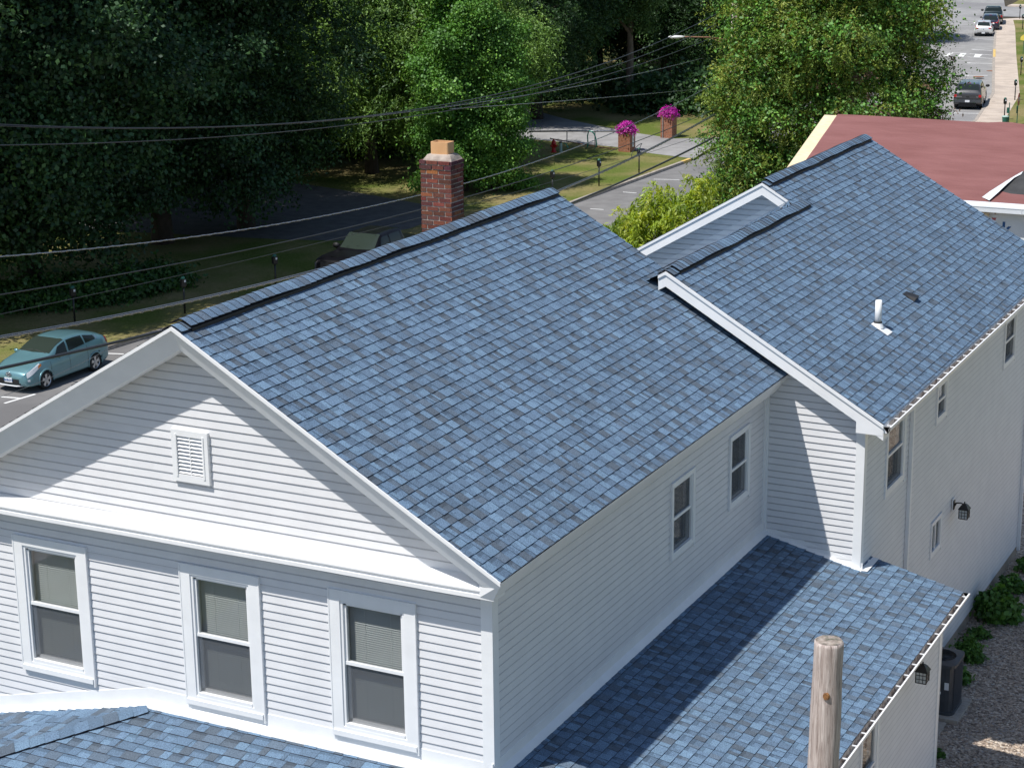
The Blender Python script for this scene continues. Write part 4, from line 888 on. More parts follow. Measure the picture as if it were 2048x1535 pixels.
# leaf colours: (r, g, b, share)
C_DARK = [(.022, .058, .014, 3), (.032, .080, .018, 3), (.042, .098, .022, 1.5), (.07, .14, .03, .7)]
C_MAPLE = [(.030, .078, .024, 3), (.042, .100, .030, 3), (.020, .050, .018, 2), (.065, .14, .04, .9)]
C_LOCUST = [(.12, .22, .038, 3), (.16, .28, .05, 3), (.06, .13, .024, 2), (.20, .33, .07, 1)]
C_VINE = [(.08, .20, .028, 3), (.11, .26, .04, 3), (.17, .34, .05, 1.2)]
C_LIGHT = [(.075, .15, .035, 3), (.10, .18, .045, 2), (.055, .115, .03, 2)]
C_CEDAR = [(.20, .265, .035, 3), (.155, .235, .035, 3), (.26, .30, .05, 1.5), (.08, .14, .028, 1.5)]
C_YEL = [(.36, .45, .05, 3), (.29, .40, .045, 3), (.45, .50, .07, 1.4), (.16, .25, .035, 1.)]
LBm = crown_lobes(6.6, 2.2, 19, 38, 41, peak=.45); me_m = leaf_cloud('maple_crown', LBm, 3400, 60, .175, C_MAPLE, .50, 1, narrow=.8, shell=.5); tk_m = trunk_mesh('maple_trunk', 15, .42, LBm, 1, mat='darkbark')
LBd = crown_lobes(5.8, 2.4, 17, 30, 42, peak=.5); me_d = leaf_cloud('dense_crown', LBd, 2500, 50, .18, C_DARK, .50, 2, narrow=.5, shell=.5, spray=True); tk_d = trunk_mesh('dense_trunk', 13, .36, LBd, 2, mat='darkbark')
LBl = crown_lobes(5.8, 2.4, 12.5, 26, 43, lr=(.20, .31), fill=.42); me_l = leaf_cloud('locust_crown', LBl, 2300, 60, .18, C_LOCUST, .46, 3, narrow=.36, shell=.42, spray=True, droop=.4, pend=.3, gap=.22); tk_l = trunk_mesh('locust_trunk', 10, .32, LBl, 3, mat='darkbark')
LBv = crown_lobes(2.9, .4, 12, 24, 44); me_v = leaf_cloud('vine_crown', LBv, 1500, 50, .15, C_VINE, .36, 4, narrow=.75, shell=.45, pend=.3); tk_v = trunk_mesh('vine_trunk', 10, .3, LBv, 4, mat='darkbark')
LBp = crown_lobes(2.3, 5.2, 10.4, 16, 45); me_p = leaf_cloud('light_crown', LBp, 1100, 34, .16, C_LIGHT, .27, 5, narrow=.5, shell=.6, gap=.25); tk_p = trunk_mesh('light_trunk', 9.5, .30, LBp, 5, lean=.03, mat='bark')
T0 = GZ
def tree_at(px, dist, kind, rz, label, group, sc=1., z=T0):
    me, tk, nm = kind; x, y = place(px, dist); return make_tree(nm, (x, y, z), rz, me, tk, label, group, sc)
KM, KD, KL_, KV, KP = (me_m, tk_m, 'maple_tree'), (me_d, tk_d, 'willow_tree'), (me_l, tk_l, 'locust_tree'), (me_v, tk_v, 'vine_covered_tree'), (me_p, tk_p, 'young_tree')
G1 = 'tall dark trees along the street'
tree_at(50, 74.5, KM, .3, 'tall dark maple at the far left above the parked teal car', G1)
tree_at(-190, 71, KM, 2.1, 'dark maple cut by the left edge of the photo', G1)
tree_at(320, 82, KM, 4.0, 'tall dark maple right of the leftmost one, behind the lawn', G1, .97)
tree_at(490, 84.5, KD, 1.0, 'dark drooping tree hanging over the shaded car park', G1, .98)
tree_at(170, 92, KM, 5.1, 'dark maple far behind the leftmost maples', G1)
tree_at(430, 104, KM, 2.9, 'dark maple behind the drooping tree', G1)
tree_at(745, 99, KL_, .4, 'sunlit locust with feathery leaves left of the brick chimney', 'locust trees behind the car park')
tree_at(905, 103, KL_, 2.6, 'sunlit locust with feathery leaves right above the brick chimney', 'locust trees behind the car park', .95)
tree_at(992, 93, KV, .9, 'vine-covered tree beside the sunlit lawn with the fire hydrant', None, .72)
tree_at(1035, 116, KD, 1.7, 'dark tree close behind the vine-covered tree beside the lawn', 'trees at the back of the wood', .8)
tree_at(925, 93, KV, 3.9, 'vine-covered tree in the shade just right of the chimney', None, .9)
tree_at(620, 118, KD, 3.3, 'dark tree seen between the drooping tree and the locusts', 'trees at the back of the wood')
tree_at(1075, 119, KD, 5.0, 'dark tree left of the driveway behind the fire hydrant', 'trees at the back of the wood', .95)
tree_at(1256, 124, KP, .6, 'light green young tree with bare leaning trunk behind the flower pillars', None, 1.0)
for i, (px, ds, kd, rz, sc) in enumerate(((830, 128, KD, 1.2, 1.), (960, 131, KM, .2, 1.), (1130, 134, KD, 2.2, 1.), (1195, 143, KM, 3.2, .95), (1330, 138, KD, .1, 1.), (1400, 131, KD, 4.4, .95), (1290, 156, KM, 1.4, 1.), (1470, 145, KM, 5.5, 1.), (1560, 158, KD, 2.5, 1.), (1660, 170, KM, .5, 1.), (330, 112, KD, 4.2, 1.), (50, 100, KM, 1.5, 1.), (720, 136, KM, 2.0, 1.))):
    tree_at(px, ds, kd, rz, 'dark green tree in the dense wood at the back of the scene', 'trees at the back of the wood', sc)
# cedar smothered in vines, right of centre
x0, y0 = place(1640, 73.5)
Lc = []; rr4 = random.Random(9)
for i, (dx, z, rw, rh) in enumerate(((0, 3.4, 3.2, 1.8), (-2.6, 3.2, 2.2, 1.6), (2.6, 4.3, 2.0, 1.5), (-1.2, 5.6, 3.0, 1.9), (1.9, 6.4, 2.9, 1.8), (-2.9, 6.8, 2.0, 1.6), (3.6, 7.2, 1.5, 1.2), (0, 8.6, 3.2, 2.0), (-2.0, 9.4, 2.4, 1.8), (2.2, 9.6, 2.5, 1.9), (0, 11.4, 2.4, 1.8), (-3.6, 4.6, 1.3, 1.6), (4.0, 5.6, 1.0, .9), (-3.3, 1.8, 1.6, 1.6), (-1.4, 1.6, 1.9, 1.6), (3.4, 9.2, 1.4, 1.2))):
    Lc.append((dx*CR.x/.9, dx*CR.y/.9+rr4.uniform(-.8, .8), z, rw, rw*.85, rh))
Lc = [(q[0]*.80, q[1]*.80, q[2], q[3]*.86, q[4]*.9, q[5]*.92) for q in Lc]
me_c = leaf_cloud('cedar_crown', Lc, 5000, 60, .115, C_CEDAR, .27, 11, narrow=.36, shell=.45, spray=True, droop=.1, upbias=.3); tk_c = trunk_mesh('cedar_trunk', 10, .35, Lc, 11, nl=10)
o = make_tree('cedar_tree', (x0, y0, YZ), 0, me_c, tk_c, 'large olive green cedar overgrown with glossy vines beside the street', None, 1.)
me_cv = leaf_cloud('vine_leaves', Lc, 1500, 44, .115, C_VINE, .34, 12, narrow=.75, shell=.22, gap=.45); c = bpy.data.objects.new('vine', me_cv); COL.objects.link(c); c.parent = o; c.scale = (1.03, 1.03, 1.01)
me_cb = leaf_cloud('dead_sprays', [q for i, q in enumerate(Lc) if i in (2, 4, 6, 12)], 90, 26, .14, [(.14, .085, .05, 1), (.19, .12, .075, 1)], .24, 13, narrow=.35, shell=.12, spray=True); c = bpy.data.objects.new('dead_spray', me_cb); COL.objects.link(c); c.parent = o; c.scale = (1.04, 1.04, 1.01)
# pale willow-like young tree behind the main roof
Ly = []
for dx, dy, z, rw, rh in ((0, 0, 5.2, 1.0, .9), (-1.1, .1, 4.6, .85, .8), (1.0, -.1, 5.6, .85, .9), (1.35, .2, 6.4, .42, .55), (.3, .1, 6.1, .6, .55), (-.6, 0, 5.5, .6, .55), (1.5, 0, 4.6, .8, .8), (-1.75, 0, 5.25, .38, .35), (0, .1, 3.8, 1.5, 1.0), (.7, .1, 4.3, 1.2, .9)):
    Ly.append((dx*.89, dx*.455+dy, z, rw, rw, rh))
me_y = leaf_cloud('pale_crown', Ly, 1500, 40, .14, C_YEL, .19, 21, narrow=.26, shell=.55, spray=True, droop=.3, pend=.7, mat='leafsoft', gap=.2); tk_y = trunk_mesh('pale_trunk', 5, .10, Ly, 21, nl=6)
xy = on(0, -11.0, 1300, 450); make_tree('ash_tree', (xy.x, xy.y, -1.02+.2), 0, me_y, tk_y, 'small yellow-green young tree with drooping leaves behind the blue roof', None, 1.)
# undergrowth
def bushes(name, lobes, n, per, size, cols, clr, seed, label, cat=None, kind=None, narrow=.7, group=None, mat='leaf'):
    me = leaf_cloud(name, lobes, n, per, size, cols, clr, seed, narrow=narrow, shell=.5, mat=mat); o = bpy.data.objects.new(name, me); COL.objects.link(o); tag(o, label, cat, group, kind); return o
lb = []; ru = random.Random(3)
for px in range(-60, 310, 26):
    x, y = place(px, 71.5+2.0*(px > 180)*((px-180)/120)+ru.uniform(-.4, .4)); lb.append((x, y, GZ+.2, 1.4, 1.2, .6))
bushes('ground_cover', lb, 1300, 26, .17, [(.05, .12, .02, 3), (.035, .09, .018, 3), (.08, .16, .03, 1)], .34, 31, 'low leafy ground cover under the dark maples behind the teal car', 'ground cover', 'stuff')
lb = []
for px, ds in [(p, 128+ru.uniform(-4, 4)) for p in range(640, 1180, 34)]+[(p, 122+ru.uniform(-2, 2)) for p in range(1290, 1480, 30)]+[(p, 128) for p in range(1180, 1300, 30)]+[(p, 106) for p in range(640, 800, 30)]+[(p, 112) for p in range(0, 640, 60)]:
    x, y = place(px, ds); lb.append((x, y, GZ+.7, 2.6, 2.2, 1.7))
bushes('undergrowth', lb, 2600, 26, .30, C_DARK+[(.04, .09, .03, 2)], .6, 32, 'dark leafy undergrowth filling the edge of the wood', 'undergrowth', 'stuff')
lb = [(x, y, GZ+.1, 1.0, .8, .35) for x, y in (place(px, 123) for px in (1290, 1325))]
bushes('ground_cover', lb, 160, 24, .13, C_LIGHT, .22, 33, 'light green weeds at the foot of the young tree trunk', 'weeds', 'stuff')
# shrubs along the house wall and by the condenser
def shrub(name, c, r, h, n, cols, size, seed, label, group=None, narrow=.7):
    r *= .50; h *= .66
    me = leaf_cloud(name, [(0, 0, h*.45, r, r*.8, h*.45), (r*.3, r*.3, h*.3, r*.7, r*.6, h*.3)], n, 22, size, cols, r*.2, seed, narrow=narrow, shell=.6)
    o = empty(name, (c[0], c[1], YZ)); tag(o, label, 'shrub', group); q = bpy.data.objects.new('foliage', me); COL.objects.link(q); q.parent = o
    mb = MB(); r_ = random.Random(seed)
    for _ in range(6): mb.tube([(0, 0, 0), (r_.uniform(-.3, .3)*r, r_.uniform(-.3, .3)*r, h*.4), (r_.uniform(-.7, .7)*r, r_.uniform(-.7, .7)*r, h*.85)], [.012, .008, .003], 5)
    q = mb.build('stem', M['bark'], None); q.parent = o; return o
CG = [(.09, .20, .03, 3), (.06, .14, .025, 3), (.13, .26, .05, 1)]
for c, r_, h, n, lab in (((2.15, 21.3), .42, .55, 70, 'small shrub at the far corner of the long side wall'), ((2.1, 20.0), .5, .6, 90, 'bright rounded shrub second from the far corner of the side wall'), ((2.2, 18.3), .75, 1.05, 160, 'largest leafy shrub against the grey shaded side wall'),
                           ((2.05, 17.2), .35, .4, 50, 'low leafy clump between the large shrub and the feathery one'), ((2.15, 16.0), .50, .75, 100, 'feathery shrub at the wall below the gutter end'), ((2.2, 14.9), .42, .55, 80, 'rounded bright shrub just behind the air conditioner')):
    shrub('shrub', c, r_, h, n, CG, .085 if r_ < .7 else .13, int(c[1]*10), lab, 'shrubs along the side wall', .5 if 15.9 < c[1] < 16.1 else .75)
shrub('weed_clump', (3.15, 10.35), .28, .4, 55, CG, .09, 77, 'leafy weeds at the foot of the white corner at the lower right'); shrub('weed_clump', (2.75, 11.6), .13, .28, 22, CG, .06, 78, 'thin weed beside the concrete slab by the air conditioner')
# ---------------------------------------------------------------- vehicles
def cr(ys, t):                               # catmull-rom through rows of ys at parameter t
    i = int(min(max(math.floor(t), 0), len(ys)-2)); f = t-i; p = [ys[max(i-1, 0)], ys[i], ys[i+1], ys[min(i+2, len(ys)-1)]]
    return tuple(.5*((2*b)+(-a+c)*f+(2*a-5*b+4*c-d)*f*f+(-a+3*b-3*c+d)*f**3) for a, b, c, d in zip(*p))
class Car:
    """body surface: x forward, y left, z up; stations are (x, half width low, half width belt, z low, z belt, half width top, z top)"""
    def __init__(s, st): s.st = st; s.xs = [q[0] for q in st]
    def ring(s, x):
        k = 0
        while k < len(s.xs)-2 and s.xs[k+1] < x: k += 1
        t = k+(x-s.xs[k])/(s.xs[k+1]-s.xs[k]); i = k; f = t-k
        a, b = s.st[k], s.st[k+1]; m_ = cr(s.st, t); q = [m_[j]*.65+(a[j]+(b[j]-a[j])*f)*.35 for j in range(7)]
        _, wl, wb, zl, zb, wt, zt = q
        return [(0, zl), (wl*.9, zl), (wl, zl+.10), (max(wl, wb)*1.005, zl+(zb-zl)*.55), (wb*.975, zb), (wt, zt-.045), (wt*.6, zt-.012), (0, zt)]
    def P(s, x, v, sd=1, off=0.):
        R = s.ring(x); y, z = cr(R, v) if v > 1 else (R[0][0]+(R[1][0]-R[0][0])*v, R[0][1])
        if off:
            y2, z2 = cr(R, min(v+.05, 7)); y1, z1 = cr(R, max(v-.05, 1)); dy, dz = y2-y1, z2-z1; l = math.hypot(dy, dz) or 1; y += dz/l*off; z += -dy/l*off
        return (x, y*sd, z)
    def body(s, wheels, wr, n=70):
        mb = MB(); x0, x1 = s.xs[0], s.xs[-1]; vs = [0, 1, 1.5, 2, 2.5, 3, 3.4, 3.7, 4, 4.3, 4.6, 5, 5.5, 6, 6.5, 7]
        X = [x0+(x1-x0)*i/n for i in range(n+1)]; m = len(vs); ring = []
        for x in X: ring.append([s.P(x, v, 1) for v in vs]+[s.P(x, v, -1) for v in vs[-2:0:-1]])
        N_ = len(ring[0]); fs = []
        for i in range(n):
            for j in range(N_):
                k = (j+1) % N_; idx = (i*N_+j, (i+1)*N_+j, (i+1)*N_+k, i*N_+k); c = [ring[q//N_][q % N_] for q in idx]; mx = sum(p[0] for p in c)/4; my = sum(abs(p[1]) for p in c)/4; mz = sum(p[2] for p in c)/4
                if my > .45 and any(math.hypot(mx-w_, mz-wr) < wr*1.17 for w_ in wheels): continue
                fs.append(idx)
        mb.add([p for r_ in ring for p in r_], fs+[tuple(range(N_)), tuple(range(n*N_, (n+1)*N_))[::-1]]); return mb
    def panel(s, mb, pts, off=.006, sd=1, n=6):   # four (x, v) corners
        g = []
        for i in range(n+1):
            row = []
            for j in range(n+1):
                a, b = i/n, j/n; x = (pts[0][0]*(1-a)+pts[1][0]*a)*(1-b)+(pts[3][0]*(1-a)+pts[2][0]*a)*b; v = (pts[0][1]*(1-a)+pts[1][1]*a)*(1-b)+(pts[3][1]*(1-a)+pts[2][1]*a)*b
                row.append(s.P(x, v, sd, off))
            g.append(row)
        vs = [p for r_ in g for p in r_]; mb.add(vs, [(i*(n+1)+j, i*(n+1)+j+1, (i+1)*(n+1)+j+1, (i+1)*(n+1)+j) for i in range(n) for j in range(n)])
def put(mb, name, mat, par, smooth=False): o = mb.build(name, mat, None, smooth); o.parent = par; return o
def wheel(root, x, y, r_, sd, w_=.19, spokes=5, rim=None):
    def cyl(prof, n=26): return [[(x+pr*math.cos(2*math.pi*k/n), y+sd*o_, r_+pr*math.sin(2*math.pi*k/n)) for k in range(n)] for pr, o_ in prof]
    mb = MB(); mb.loft(cyl([(r_*.55, -w_), (r_*.96, -w_), (r_, -w_*.85), (r_, -.02), (r_*.95, 0), (r_*.72, .004), (r_*.69, -.02)]), True, True); T = put(mb, 'wheel', M['rubber'], root, True)
    mb = MB(); mb.loft(cyl([(r_*.71, -.01), (r_*.69, .004), (r_*.64, -.02), (r_*.63, -.05)]), True, False); mb.loft(cyl([(.05, -.04), (.045, .0), (.02, .004)], 10))
    for k in range(spokes):
        a = 2*math.pi*k/spokes+.3; d = Vector((math.cos(a), 0, math.sin(a))); t = Vector((-math.sin(a), 0, math.cos(a)))
        c = Vector((x, y, r_)); pts = [c+d*.03+t*.035, c+d*r_*.66+t*.055, c+d*r_*.66-t*.055, c+d*.03-t*.035]
        mb.prism([p+Vector((0, sd*-.012, 0)) for p in pts], (0, sd*-.02, 0))
    R_ = put(mb, 'rim', rim or M['rim'], T); mb = MB(); mb.loft(cyl([(r_*.66, -.045), (.01, -.05)]), True, False); d_ = put(mb, 'brake_disc', M['darkgap'], T); return T
def arches(root, car, wheels, wr, hw, mat):
    for w_ in wheels:
        for sd in (1, -1):
            mb = MB(); mb2 = MB()
            pts = []
            for k in range(15):
                a = math.pi*(-.08+1.16*k/14); px_, pz = w_+wr*1.17*math.cos(a), wr+wr*1.17*math.sin(a)
                if pz < .1: pz = .1
                pts.append((px_, sd*(hw-.012), pz))
            mb.tube(pts, .034, 6)
            mb2.loft([[(w_+wr*1.2*math.cos(2*math.pi*k/20), sd*(hw-.03), max(.14, wr+wr*1.2*math.sin(2*math.pi*k/20))) for k in range(20)], [(w_+wr*1.2*math.cos(2*math.pi*k/20), sd*(hw-.30), max(.14, wr+wr*1.2*math.sin(2*math.pi*k/20))) for k in range(20)]], True, False)
            mb2.add([(w_+wr*1.25*math.cos(2*math.pi*k/20), sd*(hw-.27), max(.14, wr+wr*1.25*math.sin(2*math.pi*k/20))) for k in range(20)], [tuple(range(20))])
            put(mb, 'wheel_arch', mat, root, True); put(mb2, 'wheel_well', M['darkgap'], root)
def vehicle(name, st, wheels, wr, col, loc, heading, label, cat, glass, extra=None, spokes=5, wide=0.):
    car = Car(st); root = empty(name, loc, heading); tag(root, label, cat); pm = paint(name+'_paint', col)
    put(car.body(wheels, wr), 'body', pm, root, True); hw = max(q[1] for q in st); arches(root, car, wheels, wr, hw, pm)
    for nm, sds, pts in glass:
        for sd in sds:
            mb = MB(); car.panel(mb, pts, .005, sd); put(mb, nm, M['carglass_dark'] if nm != 'windshield' else M['carshield'], root, True)
    for w_ in wheels:
        for sd in (1, -1): wheel(root, w_, sd*(hw-.004), wr, sd, spokes=spokes)
    if extra: extra(root, car, pm, hw)
    return root
def solidglass(name, c, r_=.06):
    m, t, b = nmat(name); b.inputs['Base Color'].default_value = rgb(c); b.inputs['Roughness'].default_value = r_; b.inputs['Specular IOR Level'].default_value = .24; b.inputs['Coat Weight'].default_value = 0; return m
M['carglass_dark'] = solidglass('dark_car_glass', (.02, .028, .028)); M['carshield'] = solidglass('windshield_glass', (.03, .042, .034))
def mirror(root, x, y, z, mat, s=1.):
    for sd in (1, -1):
        mb = MB(); c = Vector((x, sd*(y+.07), z)); rings = []
        for t in (-1, -.6, 0, .6, 1):
            q = math.sqrt(max(0, 1-t*t))*.9+.1; rings.append([(c.x+t*.05*s, c.y+math.cos(a)*.10*s*q, c.z+math.sin(a)*.07*s*q) for a in [k*.785 for k in range(8)]])
        mb.loft(rings); mb.box((c.x-.015, min(sd*(y-.06), c.y), c.z-.05), (c.x+.015, max(sd*(y-.06), c.y), c.z-.02)); put(mb, 'side_mirror', mat, root, True)
def platebox(root, x, z, w_, h, sgn, txt=None, col=None):
    mb = MB(); mb.box((x-.01, -w_/2, z-h/2), (x+.01, w_/2, z+h/2)); pl = put(mb, 'number_plate', M['plate'], root)
    if txt:
        o = textmesh(txt, h*.7, M['bluepaint'], 'plate_text', (x+sgn*.013, 0, z-.005), (math.pi/2, 0, math.pi/2 if sgn > 0 else -math.pi/2), pl)
    return pl
# teal hatchback parked by the kerb
k_ = .905
st = [(q[0], q[1], q[2], q[3], q[4], q[5], q[6]) for q in (
    (0.00, .55, .52, .30, .55, .48, .60), (.06, .66, .62, .24, .60, .56, .68), (.25, .745, .70, .20, .66, .62, .78), (.6, .785, .745, .19, .74, .66, .90), (1.0, .79, .75, .19, .80, .655, .99), (1.22, .79, .745, .19, .84, .62, 1.06),
    (1.6, .79, .74, .19, .87, .585, 1.235), (2.0, .79, .735, .19, .90, .565, 1.345), (2.4, .79, .735, .19, .925, .555, 1.36), (2.9, .785, .73, .19, .955, .54, 1.33), (3.4, .785, .725, .20, .985, .515, 1.245), (3.75, .77, .71, .24, 1.00, .50, 1.15), (3.98, .72, .67, .32, .93, .52, 1.04), (4.05, .62, .60, .36, .80, .50, .86))]
st = [(4.05-q[0],)+q[1:] for q in st][::-1]      # x forward: front bumper at 4.05
F_ = lambda x: 4.05-x
def hatchback_extra(root, car, pm, hw):
    for sd in (1, -1):
        mb = MB(); car.panel(mb, [(F_(.08), 3.35), (F_(.66), 4.0), (F_(.64), 4.9), (F_(.12), 4.55)], .008, sd); put(mb, 'headlight', M['lens'], root, True)
        mb = MB(); car.panel(mb, [(F_(.54), 3.95), (F_(.70), 4.08), (F_(.70), 4.6), (F_(.58), 4.5)], .012, sd, 3); put(mb, 'turn_signal', M['amber'], root, True)
        mb = MB(); car.panel(mb, [(F_(3.90), 3.5), (F_(3.99), 3.4), (F_(3.97), 4.3), (F_(3.85), 4.3)], .008, sd, 4); put(mb, 'taillight', M['taillens'], root, True)
        mb = MB(); car.panel(mb, [(F_(.08), 2.6), (F_(.16), 2.6), (F_(.16), 3.1), (F_(.08), 3.1)], .008, sd, 3); put(mb, 'fog_light', M['lens'], root, True)
        for a in (1.95, 2.95):
            mb = MB(); car.panel(mb, [(F_(a), 3.62), (F_(a+.17), 3.64), (F_(a+.17), 3.74), (F_(a), 3.72)], .018, sd, 3); put(mb, 'door_handle', pm, root, True)
        mb = MB()
        for a in (1.08, 1.98, 2.86):
            car.panel(mb, [(F_(a), 2.2), (F_(a+.012), 2.2), (F_(a+.012+.04), 3.95), (F_(a+.04), 3.95)], .002, sd, 6)
        put(mb, 'door_gap', M['darkgap'], root)
    mb = MB(); mb.box((F_(.03), -.40, .33), (F_(-.012), .40, .46)); mb.box((F_(.04), -.47, .29), (F_(-.004), .47, .34)); put(mb, 'lower_grille', M['darkgap'], root)
    mb = MB(); mb.tube([(F_(.06), -.50, .255), (F_(-.02), -.3, .245), (F_(-.025), 0, .245), (F_(-.02), .3, .245), (F_(.06), .5, .255)], .022, 6); put(mb, 'bumper_lip', M['plate'], root, True)
    mb = MB(); mb.tube([(F_(.045), -.42, .575), (F_(-.005), 0, .565), (F_(.045), .42, .575)], .016, 6); put(mb, 'upper_grille', M['darkgap'], root)
    mb = MB()
    for ry, rz, cz in ((.095, .065, .60), (.034, .060, .60), (.062, .026, .628)):
        mb.tube([(F_(-.008), ry*math.cos(a), cz+rz*math.sin(a)) for a in [k*math.pi/8 for k in range(17)]], .010, 5)
    put(mb, 'badge', M['chrome'], root, True)
    mirror(root, F_(1.40), .79, .94, pm, 1.0); platebox(root, F_(-.022), .42, .30, .145, 1, 'BAR6Y3')
    mb = MB(); 
    for sd in (1, -1): mb.tube([(F_(1.20), sd*.5, 1.035), (F_(1.27), sd*.05, 1.09)], .008, 4)
    put(mb, 'wiper', M['darkgap'], root)
    mb = MB()
    for sd in (1, -1): car.panel(mb, [(F_(3.42), 4.12), (F_(3.46), 4.12), (F_(3.46), 4.7), (F_(3.42), 4.74)], .012, sd, 3)
    put(mb, 'window_trim', M['chrome'], root)
gl = [('windshield', (1,), [(F_(1.24), 5.1), (F_(1.98), 5.05), (F_(1.95), 7.0), (F_(1.16), 7.0)]), ('windshield', (-1,), [(F_(1.24), 5.1), (F_(1.98), 5.05), (F_(1.95), 7.0), (F_(1.16), 7.0)]),
      ('side_window', (1, -1), [(F_(1.30), 4.08), (F_(1.98), 4.08), (F_(1.98), 4.86), (F_(1.62), 4.84)]), ('side_window', (1, -1), [(F_(2.06), 4.08), (F_(2.84), 4.10), (F_(2.80), 4.86), (F_(2.06), 4.88)]), ('side_window', (1, -1), [(F_(2.90), 4.12), (F_(3.40), 4.14), (F_(3.38), 4.66), (F_(2.88), 4.84)])]
yaw_car = -math.pi/2
vehicle('parked_car', st, [F_(.84), F_(3.24)], .29, (.135, .275, .31), (-30.06, 25.8+3.21, -1.0), yaw_car, 'teal five-door hatchback parked facing the viewer by the grass kerb', 'car', gl, hatchback_extra)

# pickups
def pk_st(L, W, hood, belt, roof, cab0, cab1, cab2, cab3, cap=False, bedz=None):
    w_ = W/2; bz = bedz or belt
    s = [(0, w_*.9, w_*.88, .36, hood-.22, w_*.82, hood-.14), (.06, w_*.98, w_*.95, .32, hood-.10, w_*.87, hood-.05), (.5, w_, w_*.97, .30, hood-.03, w_*.86, hood+.03), (cab0-.05, w_, w_*.97, .30, belt-.04, w_*.85, hood+.08), (cab0+.12, w_, w_*.965, .30, belt, w_*.81, hood+.20), (cab1, w_, w_*.96, .30, belt, w_*.74, roof-.03), (cab1+.25, w_, w_*.96, .30, belt, w_*.73, roof), (cab2, w_, w_*.96, .30, belt, w_*.73, roof-.01)]
    if cap: s += [(cab2+.4, w_, w_*.96, .30, belt, w_*.77, roof+.02), (L-.35, w_, w_*.96, .32, belt, w_*.78, roof-.02), (L-.10, w_, w_*.95, .34, belt-.02, w_*.84, belt+.12), (L-.02, w_*.98, w_*.94, .36, belt-.05, w_*.86, belt+.0), (L, w_*.96, w_*.92, .38, belt-.08, w_*.84, belt-.04)]
    else: s += [(cab2+.14, w_, w_*.96, .30, belt, w_*.85, belt+.10), (cab3, w_, w_*.97, .30, bz, w_*.90, bz+.0), (L-.08, w_, w_*.97, .34, bz, w_*.9, bz+.01), (L, w_*.97, w_*.95, .38, bz-.03, w_*.88, bz-.01)]
    return [(L-q[0],)+q[1:] for q in s][::-1]
def tailgate_parts(W, zb, belt, txt=None, badge=None, bump='chrome'):
    def f(root, car, pm, hw):
        for sd in (1, -1):
            mb = MB(); mb.box((-.018, min(sd*(hw-.20), sd*(hw-.03)), zb+.28), (.03, max(sd*(hw-.20), sd*(hw-.03)), belt-.10)); put(mb, 'taillight', M['taillens'], root)
        mb = MB(); mb.box((-.012, -hw+.2, zb+.18), (.02, hw-.2, belt-.09)); mb.box((-.016, -hw+.24, belt-.2), (-.010, hw-.24, belt-.17)); put(mb, 'tailgate', pm, root)
        mb = MB(); mb.box((-.035, -.09, belt-.26), (-.010, .09, belt-.21)); put(mb, 'tailgate_handle', M['darkgap'], root)
        mb = MB(); mb.box((-.16, -hw+.04, zb-.04), (.06, hw-.04, zb+.14)); put(mb, 'bumper', M[bump], root); platebox(root, -.165, zb+.05, .28, .13, -1)
        if txt:
            for t_, y in txt: textmesh(t_, .085, M['chrome'], 'letter', (-.02, y, zb+.30), (math.pi/2, 0, -math.pi/2), root)
        if badge: mb = MB(); mb.lathe((0, 0, 0), [(.05, 0), (.05, .01)], 4) if 0 else mb.box((-.024, -.07, belt-.36), (-.012, .07, belt-.30)); put(mb, 'badge', M['chrome'], root)
        mb = MB(); mb.box((-.02, -hw*.62, .2), (1.2, hw*.62, zb-.02)); put(mb, 'underbody', M['darkgap'], root)
    return f
L = 5.25; G_ = lambda x: L-x
def crew_extra(root, car, pm, hw):
    mb = MB(); mb.box((L-.03, -.62, .52), (L+.015, .62, .98)); put(mb, 'grille', M['darkgap'], root)
    mb = MB(); mb.add([(L+.02, y, .76+z) for y, z in ((-.17, -.035), (-.15, .04), (-.06, .04), (-.06, .065), (.06, .065), (.06, .04), (.17, .035), (.15, -.04), (.06, -.04), (.06, -.065), (-.06, -.065), (-.06, -.04))], [tuple(range(12))]); put(mb, 'badge', M['gold'], root)
    for sd in (1, -1): mb = MB(); mb.box((L-.08, min(sd*.66, sd*.88), .62), (L-.005, max(sd*.66, sd*.88), .95)); put(mb, 'headlight', solidglass('smoked_lens', (.05, .055, .06)), root)
    mb = MB(); mb.box((L-.1, -hw+.02, .34), (L+.08, hw-.02, .52)); put(mb, 'bumper', M['darkgap'], root)
    mb = MB(); mb.box((G_(1.25), -.4, 1.10), (G_(.35), .4, 1.135)); put(mb, 'hood_scoop', pm, root)
    mirror(root, G_(1.75), hw+.04, 1.24, M['darkgap'], 1.7)
gl = [('windshield', (1, -1), [(G_(1.52), 5.15), (G_(2.10), 5.1), (G_(2.08), 7), (G_(1.44), 7)]), ('side_window', (1, -1), [(G_(1.72), 4.1), (G_(2.5), 4.1), (G_(2.5), 4.84), (G_(2.02), 4.84)]), ('side_window', (1, -1), [(G_(2.6), 4.1), (G_(3.38), 4.1), (G_(3.36), 4.84), (G_(2.6), 4.84)])]
vehicle('pickup_truck', pk_st(L, 1.84, 1.12, 1.15, 1.72, 1.45, 2.05, 3.55, 3.75), [G_(.95), G_(4.2)], .37, (.006, .006, .008), (-28.5, 41.6+L*1.06, -1.0), yaw_car, 'black crew cab pickup parked in tree shade behind the blue roof ridge', 'pickup truck', gl, crew_extra, 6).scale = (1.06,)*3
hd = math.pi/2+math.radians(9.5)
L = 4.75; G2 = lambda x: 4.75-x
